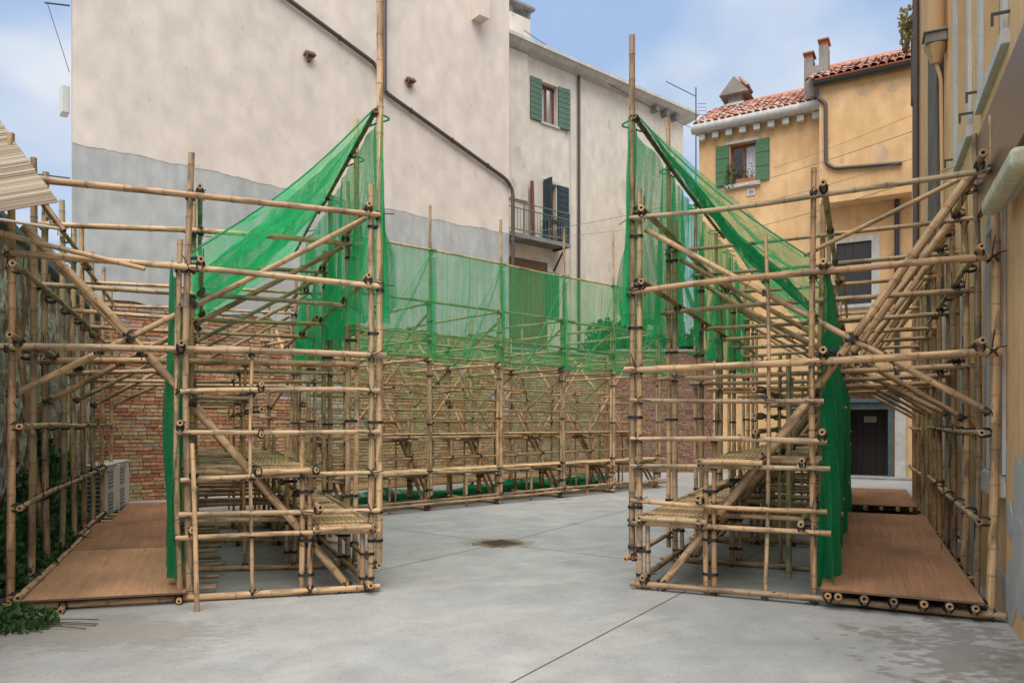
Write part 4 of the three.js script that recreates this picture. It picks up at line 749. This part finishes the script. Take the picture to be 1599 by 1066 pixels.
// hanging curtain along v at u, gathered in folds
function curtain(W, name, label, u, v0, v1, top, bottom, mat, seed, o = {}) {
  const t = thing(name, label, 'net', W.Pv(u, v0, 0)), org = t.position, f = o.freq ?? 5, A = o.amp ?? 0.08, len = v1 - v0;
  const topF = typeof top === 'function' ? top : () => top, botF = typeof bottom === 'function' ? bottom : () => bottom;
  part(t, 'net_curtain', sheet((s, q) => {
    const v = lerp(v0, v1, s), h0 = topF(v), h1 = botF(v), h = lerp(h0, h1, q), ph = fbm(s * len * 1.3, q * 0.6, seed, 3) * 14, d = A * (o.tight ?? 0.25 + 0.9 * q);
    const w = Math.sin(s * len * f + ph) * d + (fbm(s * len * 2.4, q * 2.2, seed + 7, 3) - 0.5) * 2.2 * d;
    const tw = Math.cos(s * len * f + ph) * d * 1.25;                    // folds lean over so that layers lap
    const pinch = o.pinch ? o.pinch(v, q) : 0;
    const bulge = (o.bulge ?? 0) * Math.sin(Math.PI * Math.min(1, q * 1.15)) * sstep(0, 1.2, v - v0);
    return W.Pv(u + w + pinch * 0.03 - bulge, v + tw * (s > 0.02 && s < 0.98 ? 1 : 0.3) + (o.drift ?? 0) * q, h).sub(org);
  }, Math.round(len * (o.res ?? 34)), o.nt ?? 26, len, Math.abs(topF(v0) - botF(v0))), mat);
  if (o.cord) part(t, 'edge_cord', tube(o.cord.map(([du, dv, h]) => W.Pv(u + du, v0 + dv, h).sub(org)), 0.0035, 4, 40), M.whiteCord);
  if (o.ties) for (const v of o.ties) for (const h of [botF(v), topF(v)]) { const g = tube([W.Pv(u - 0.09, v, h).sub(org), W.Pv(u, v - 0.06, h + 0.01).sub(org), W.Pv(u + 0.09, v, h).sub(org), W.Pv(u, v + 0.06, h - 0.02).sub(org), W.Pv(u - 0.1, v + 0.02, h - 0.08).sub(org)], 0.009, 5, 20); part(t, 'tie', g, M.rope); }
  return t;
}
const wob = (a, s, k) => (v) => a + k * 2 * (fbm(v * 1.3, 0.4, s, 3) - 0.5);
canopy(scaffoldA, { uf: 1.616, hTop: 4.57, hLow: 3.12, v0: 0, v1: 5.6, seed: 401, foldLow: 2.95, foldW: 3.4 }, 'net_sail', 'green net sail sloping over the benches before the plastered building');
curtain(scaffoldA, 'net_curtain_screen', 'narrow green net screen hanging to the plywood walk near the air conditioners', -0.15, -0.06, 6.6, 3.05, wob(0.22, 411, 0.1), M.netDenseShaded, 413, { amp: 0.075, freq: 7 });
curtain(scaffoldA, 'net_curtain', 'green net curtain hanging in folds from the high pole by the plastered building', 1.69, -0.05, 6.5, 4.52, wob(2.62, 415, 0.16), M.net, 417, { amp: 0.1, freq: 5.5, ties: [0.05, 1.25, 2.95, 4.6] });
canopy(scaffoldB, { uf: 1.583, hTop: 4.57, hLow: 3.04, v0: 0.02, v1: 8.0, seed: 421, foldLow: 2.62, foldW: 1.1, foldMat: M.netDenseShaded }, 'net_sail', 'green net sail sloping over the benches beside the ochre house');
curtain(scaffoldB, 'net_curtain_screen', 'dense green net screen hanging to the ground along the plywood ramp by the ochre wall', -0.1, -0.05, 9.0, 2.95, wob(0.1, 431, 0.08), M.netDenseShaded, 433, { amp: 0.08, freq: 6, bulge: 0.05 });
curtain(scaffoldB, 'net_curtain', 'green net curtain hanging in folds from the tall pole before the cream house', 1.66, -0.06, 8.6, 4.52, wob(2.55, 435, 0.18), M.net, 437, { amp: 0.1, freq: 5, ties: [0.05, 1.55, 3.1, 4.56, 6] });
const farNet = curtain(scaffoldC, 'net_curtain', 'wide sheer green net band stretched along the upper rails of the far scaffold', 1.7, -1.1, 8.1, 4.72, (v) => 2.72 + 0.07 * Math.sin(v * 3.6) + 0.05 * (fbm(v, 1, 443, 3) - 0.5), M.netFar, 441, { amp: 0.03, freq: 3, tight: 0.6, res: 22, ties: [-0.9, 0.8, 2.5, 4.3, 5.96, 7.7] });
{
  const t = farNet, o = t.position, W = scaffoldC;
  for (const [v, l, w] of [[0.8, 1.0, 0.1], [0.8, 1.45, 0.05], [2.5, 0.85, 0.09], [2.5, 1.3, 0.05], [4.3, 1.05, 0.1], [4.3, 0.6, 0.05], [5.96, 0.9, 0.08], [7.6, 0.8, 0.07], [1.7, 0.12, 0.04], [-0.4, 0.5, 0.05]])
    part(t, 'pulled_fold', sheet((s, q) => W.Pv(1.73 + 0.02 * Math.sin(s * 6), v - 0.05 - l * q + (s - 0.5) * w * (0.35 + q) + 0.03 * Math.sin(q * 5), lerp(4.68, 2.78, q)).sub(o), 6, 24, 0.3, 2), M.netThin);
}
for (const [W, u, lab] of [[scaffoldA, 1.7, 'bunched green net edge hanging beside the highest pole by the plastered building'], [scaffoldB, 1.67, 'bunched green net edge hanging beside the high pole before the cream house']])
  curtain(W, 'gathered_net', lab, u, -0.1, 0.06, 4.5, 2.55, M.net, 481, { amp: 0.045, freq: 36, res: 200, nt: 24 });
{ // net gathered round each far post
  for (const [i, v] of [0.8, 2.5, 4.3, 5.96, 7.7].entries()) curtain(scaffoldC, 'gathered_net', 'bunched green net wound down a tall post of the far scaffold', 1.72, v - 0.03, v + 0.05, 4.6, 2.75, M.net, 451 + i, { amp: 0.035, freq: 40, res: 300, nt: 20 }).userData.group = 'net bunches on the far posts';
}
curtain(scaffoldC, 'net_curtain_screen', 'sheer green net screen hanging behind the far benches against the brick wall', -0.12, -0.9, 7.6, 3.3, wob(0.1, 461, 0.06), M.netSheer, 463, { amp: 0.05, freq: 4 });

curtain(scaffoldC, 'net_skirt', 'crumpled dark green net skirt lying along the ground under the far benches', -0.02, -0.9, 7.9, wob(0.24, 475, 0.14), wob(0.02, 471, 0.01), M.netDenseShaded, 473, { amp: 0.09, freq: 5, bulge: -0.12, nt: 10 });

// ---------------------------------------------------------------- plywood
function board(W, u0, u1, v0, v1, h, s, label, group) {
  const c = W.Pv((u0 + u1) / 2, (v0 + v1) / 2, h), a = W.Pv(u0, v0, h), b = W.Pv(u1, v0, h), d = W.Pv(u0, v1, h), e = W.Pv(u1, v1, h), T = 0.016;
  const t = thing('plywood_board', label, 'board', c, 0, group), q = [a, b, e, d].map((p) => p.clone().sub(c));
  const top = new THREE.BufferGeometry(); const P = (p, y) => [p.x, y, p.z];
  top.setAttribute('position', new THREE.Float32BufferAttribute(q.flatMap((p) => P(p, 0)), 3)); const L = a.distanceTo(d), B = a.distanceTo(b);
  top.setAttribute('uv', new THREE.Float32BufferAttribute([0, 0, 0, B, L, B, L, 0], 2)); top.setIndex([0, 1, 2, 0, 2, 3]); top.computeVertexNormals(); if (top.attributes.normal.getY(0) < 0) { top.setIndex([0, 2, 1, 0, 3, 2]); top.computeVertexNormals(); }
  part(t, 'face', top, M.ply[s]);
  const sh = new THREE.Shape(q.map((p) => new THREE.Vector2(p.x, -p.z))), g = new THREE.ExtrudeGeometry(sh, { depth: T, bevelEnabled: false }).rotateX(-Math.PI / 2).translate(0, -T - 0.001, 0); part(t, 'edge', g, M.plyEdge);
}
board(scaffoldA, -1.38, -0.03, -0.13, 2.5, 0.112, 0, 'pale plywood board at the open end of the walk by the garden wall');
board(scaffoldA, -1.38, -0.03, 2.51, 5.1, 0.114, 1, 'dark plywood board in the middle of the walk beside the air conditioners');
board(scaffoldA, -1.2, -0.02, 5.11, 8.0, 0.112, 2, 'reddish plywood board at the brick wall end of the walk');
board(scaffoldB, -1.26, -0.06, -0.19, 2.35, 0.178, 1, 'brown plywood board at the open end of the walk by the ochre wall');
board(scaffoldB, -1.26, -0.06, 2.36, 5.9, 0.176, 2, 'long brown plywood board behind the seam of the walk by the ochre wall');
board(scaffoldB, -1.26, -0.02, 7.2, 10.8, 0.176, 1, 'plywood board of the separate low platform before the black doorway');
for (let i = 0; i < 4; i++) board(scaffoldC, -1.36, -0.08, -0.9 + i * 2.3, 1.38 + i * 2.3, 0.3, [0, 2, 0, 1][i], 'plywood board of the walk behind the far benches', 'plywood boards behind the far benches');

// ---------------------------------------------------------------- slatted blind on the scaffold corner
{
  const p1 = W3(-3.62, 5.95, 3.17), p2 = W3(-4.9, 5.8, 3.34), up = W3(-4.5, 6.35, 4.16).sub(p1), side = p2.clone().sub(p1);
  const t = thing('slatted_mat', 'tilted pale mat of thin bamboo strips tied over the corner of the scaffold', 'mat', p1);
  const g = box(side.length(), 0.021, 0.008), n = 50, q = new THREE.Quaternion().setFromRotationMatrix(new THREE.Matrix4().makeBasis(side.clone().normalize(), up.clone().normalize(), side.clone().cross(up).normalize()));
  for (let i = 0; i < n; i++) { const m = part(t, 'strip', g, M.matSlat[Math.floor(rnd() * 3)], up.clone().multiplyScalar((i + 0.4) / n).addScaledVector(side, 0.5)); m.quaternion.copy(q); m.rotateZ(rr(-0.008, 0.008)); m.scale.y = rr(0.85, 1.25); }
  part(t, 'edge_strip', tube([up.clone().multiplyScalar(-0.03), up.clone().multiplyScalar(1.03)], 0.018, 6, 2), M.bambooDark).position.z += 0.03;
  part(t, 'bottom_strip', tube([V3(0, -0.01, 0.01), side.clone().add(V3(0, -0.01, 0.01))], 0.014, 6, 2), M.matSlat[1]);
}

// ---------------------------------------------------------------- air conditioners
function aircon(X, Z, label) {
  const t = thing('air_conditioner', label, 'air conditioner', W3(X, Z, 0), turnOf(-0.31, 0.951), 'outdoor air conditioner units');
  part(t, 'casing', at(rbox(0.9, 0.82, 0.3, 0.02), 0.46, 0.47, -0.17), M.acWhite); part(t, 'top_cover', at(rbox(0.94, 0.03, 0.35, 0.012), 0.46, 0.9, -0.165), M.acWhite);
  part(t, 'coil', at(box(0.006, 0.74, 0.2), 0.006, 0.47, -0.2), M.acDark);
  for (let i = 0; i < 10; i++) part(t, 'louvre', at(box(0.012, 0.01, 0.21), -0.001, 0.13 + i * 0.074, -0.2), M.acWhite);
  part(t, 'corner_post', at(rbox(0.03, 0.82, 0.08, 0.01), 0.008, 0.47, -0.04), M.acWhite);
  part(t, 'front_panel', at(rbox(0.3, 0.74, 0.03, 0.01), 0.72, 0.47, -0.01), M.acWhite);
  part(t, 'grille_recess', at(rbox(0.4, 0.3, 0.012, 0.004), 0.3, 0.66, -0.016), M.greyStone); part(t, 'grille_recess', at(rbox(0.4, 0.3, 0.012, 0.004), 0.3, 0.27, -0.016), M.greyStone);
  for (let i = 0; i < 12; i++) part(t, 'grille_bar', at(box(0.4, 0.008, 0.008), 0.3, 0.14 + i * 0.06, -0.006), M.acWhite);
  for (const x of [0.14, 0.78]) part(t, 'foot', at(box(0.06, 0.06, 0.36), x, 0.03, -0.17), M.metalDark);
}
aircon(-6.62, 12.05, 'white air conditioner unit with its louvred side towards the open court end');
aircon(-6.93, 13.0, 'white air conditioner unit standing behind the first, next to the brick wall');

// ---------------------------------------------------------------- plants
{
  const wallX = (Z) => -3.43 - 0.4187 * (Z - 3.0), lat = (Z, o) => [wallX(Z) + 0.922 * o, Z + 0.386 * o];
  const mk = (Z0, Z1, n, hMax, mat, label, size, wide = 0.5) => {
    const c = (Z0 + Z1) / 2, [cx, cz] = lat(c, 0.2), t = thing('ivy', label, 'plant', W3(cx, cz, 0));
    for (let m = 0; m < 3; m++) leaves(t, n / 3 | 0, () => {
      const Z = rr(Z0, Z1), cl = 0.5 + 0.5 * fbm(Z * 1.7, m, 471, 3), hm = hMax * (0.45 + 0.75 * fbm(Z * 1.1, 2, 473, 3)), h = Math.pow(rnd(), 1.1) * hm * cl * 1.3, o = rr(0.08, wide) * (1 - 0.6 * h / hMax) * (h < 0.5 ? 1.15 : 1), [x, z] = lat(Z, o);
      return [x - cx, h, -(z - cz)];
    }, size, mat[m]);
    for (let i = 0; i < 9; i++) { const Z = lerp(Z0, Z1, (i + 0.5) / 9), a = lat(Z, 0.2), b = lat(Z + rr(-0.3, 0.3), 0.12), hh = hMax * rr(0.4, 0.9); part(t, 'stem', tube([V3(a[0] - cx, 0, -(a[1] - cz)), V3((a[0] + b[0]) / 2 - cx + 0.05, hh / 2, -((a[1] + b[1]) / 2 - cz)), V3(b[0] - cx, hh, -(b[1] - cz))], 0.008, 5, 8), M.stem); }
  };
  mk(6.4, 9.4, 8000, 0.85, [M.leaf[0], M.leaf[1], M.leaf[3]], 'low dark green ivy bank along the foot of the old wall at the open end', 0.06);
  mk(9.3, 11.3, 6000, 1.3, [M.leaf[0], M.leaf[1], M.leaf[2]], 'taller green creeper on the old wall beside the air conditioners', 0.085, 0.28);
  const s = structure('planting_soil', metric(at(box(0.62, 0.05, 9), 0, 0.02, 0)), M.soil, W3(...lat(8.6, 0.25), 0)); s.rotation.y = Math.atan2(0.386, 0.922);
  const w = thing('weed_clump', 'loose clump of green weeds lying on the concrete before the plywood walk', 'plant', W3(-4.1, 5.75, 0));
  for (const m of [0, 1, 2]) leaves(w, 420, () => { const a = rnd() * 6.28, r = Math.sqrt(rnd()) * 0.5; return [Math.cos(a) * r * 1.05, Math.pow(rnd(), 1.6) * 0.17 * (1.1 - r), Math.sin(a) * r * 0.62]; }, 0.042, M.leaf[m]);
  for (let i = 0; i < 14; i++) { const a = rr(-0.5, 0.6), l = rr(0.35, 0.85); part(w, 'twig', tube([V3(0.1, 0.02, 0), V3(Math.cos(a) * l * 0.6, 0.03, -Math.sin(a) * l * 0.4), V3(Math.cos(a) * l, 0.012, -Math.sin(a) * l * 0.6)], 0.004, 4, 6), M.stem); }
  // bush over the brick wall
  const b = thing('bush', 'dense green bush rising over the brick garden wall behind the far net', 'bush', W3(4.3, 25.2, 0));
  part(b, 'trunk', tube([V3(0, 0, 0), V3(0.1, 2, 0), V3(0, 3.6, 0.1)], 0.09, 7, 8), M.stem);
  for (let k = 0; k < 5; k++) part(b, 'branch', tube([V3(0.05, 2.2, 0), V3((k - 2) * 0.4, 3.4, 0.2), V3((k - 2) * 0.8, 4.6, 0.1)], 0.03, 5, 8), M.stem);
  const lob = Array.from({ length: 22 }, () => [rr(-2.6, 2.8), rr(3.3, 4.6), rr(-0.7, 0.7), rr(0.4, 0.75)]);
  for (const m of [0, 1, 2]) leaves(b, 2600, () => { const q = lob[Math.floor(rnd() * 22)], a = rnd() * 6.28, e = Math.acos(rr(-1, 1)), r = q[3] * Math.cbrt(rr(0.25, 1)); return [q[0] + Math.sin(e) * Math.cos(a) * r, q[1] + Math.cos(e) * r, q[2] + Math.sin(e) * Math.sin(a) * r]; }, 0.13, M.leaf[m]);
}

// ---------------------------------------------------------------- cables
function cable(a, b, sag, r, mat, label) {
  const p = []; for (let i = 0; i <= 12; i++) { const s = i / 12, q = a.clone().lerp(b, s); q.y -= sag * 4 * s * (1 - s); p.push(q.sub(a)); }
  single('cable', tube(p, r, 5, 36), mat, label, 'cable', a);
}
cable(W3(0.4, 24.4, 14.6), W3(7.1, 29, 13.2), 0.15, 0.012, M.wire, 'thin black cable strung above the cornice of the cream house');
cable(W3(-0.2, 21.2, 7.0), W3(8.6, 14, 7.5), 0.35, 0.007, M.wirePale, 'upper grey cable strung from the plastered building corner across the court');
cable(W3(-0.2, 21.2, 6.9), W3(8.8, 15, 7.2), 0.45, 0.006, M.wirePale, 'lower grey cable strung from the plastered building corner across the court');
cable(W3(6.6, 23.4, 7.6), W3(5.15, 8.4, 4.55), 0.1, 0.006, M.wirePale, 'steel cable stretched from the ochre house to the shutter hook of the side building');
cable(W3(8.0, 22.6, 9.4), W3(11, 16.5, 9.4), 0.1, 0.006, M.wirePale, 'pale wire running past the rain pipe of the ochre house');
{ // roof aerial
  const t = thing('roof_aerial', 'thin metal aerial mast beside the eave of the ochre house', 'aerial', W3(6.15, 24.6, 9.6));
  part(t, 'mast', at(new THREE.CylinderGeometry(0.02, 0.02, 3.2, 6), 0, 1.6, 0), M.metalDark); part(t, 'arm', tube([V3(0, 2.9, 0), V3(-0.5, 3.15, 0), V3(-1.0, 3.4, 0)], 0.015, 5, 6), M.metalDark);
  for (let i = 0; i < 4; i++) part(t, 'element', at(new THREE.CylinderGeometry(0.008, 0.008, 0.3, 4).rotateZ(Math.PI / 2), 0.2, 2.3 + i * 0.12, 0), M.metalDark);
  const b = thing('iron_bracket', 'thin iron arm with a stay wire on the corner of the plastered building', 'bracket', W3(-8.6, 14.3, 9.7));
  part(b, 'arm', tube([V3(0, 0, 0), V3(-0.45, 0.03, 0.05)], 0.018, 5, 2), M.metalDark); part(b, 'stay', tube([V3(0, -1.3, 0), V3(-0.4, 0.02, 0.05)], 0.007, 4, 2), M.wire);
  part(b, 'lower_arm', tube([V3(0, -3.35, 0), V3(-0.7, -3.28, 0.05)], 0.016, 5, 2), M.metalDark);
}
renderer.render(scene, camera);
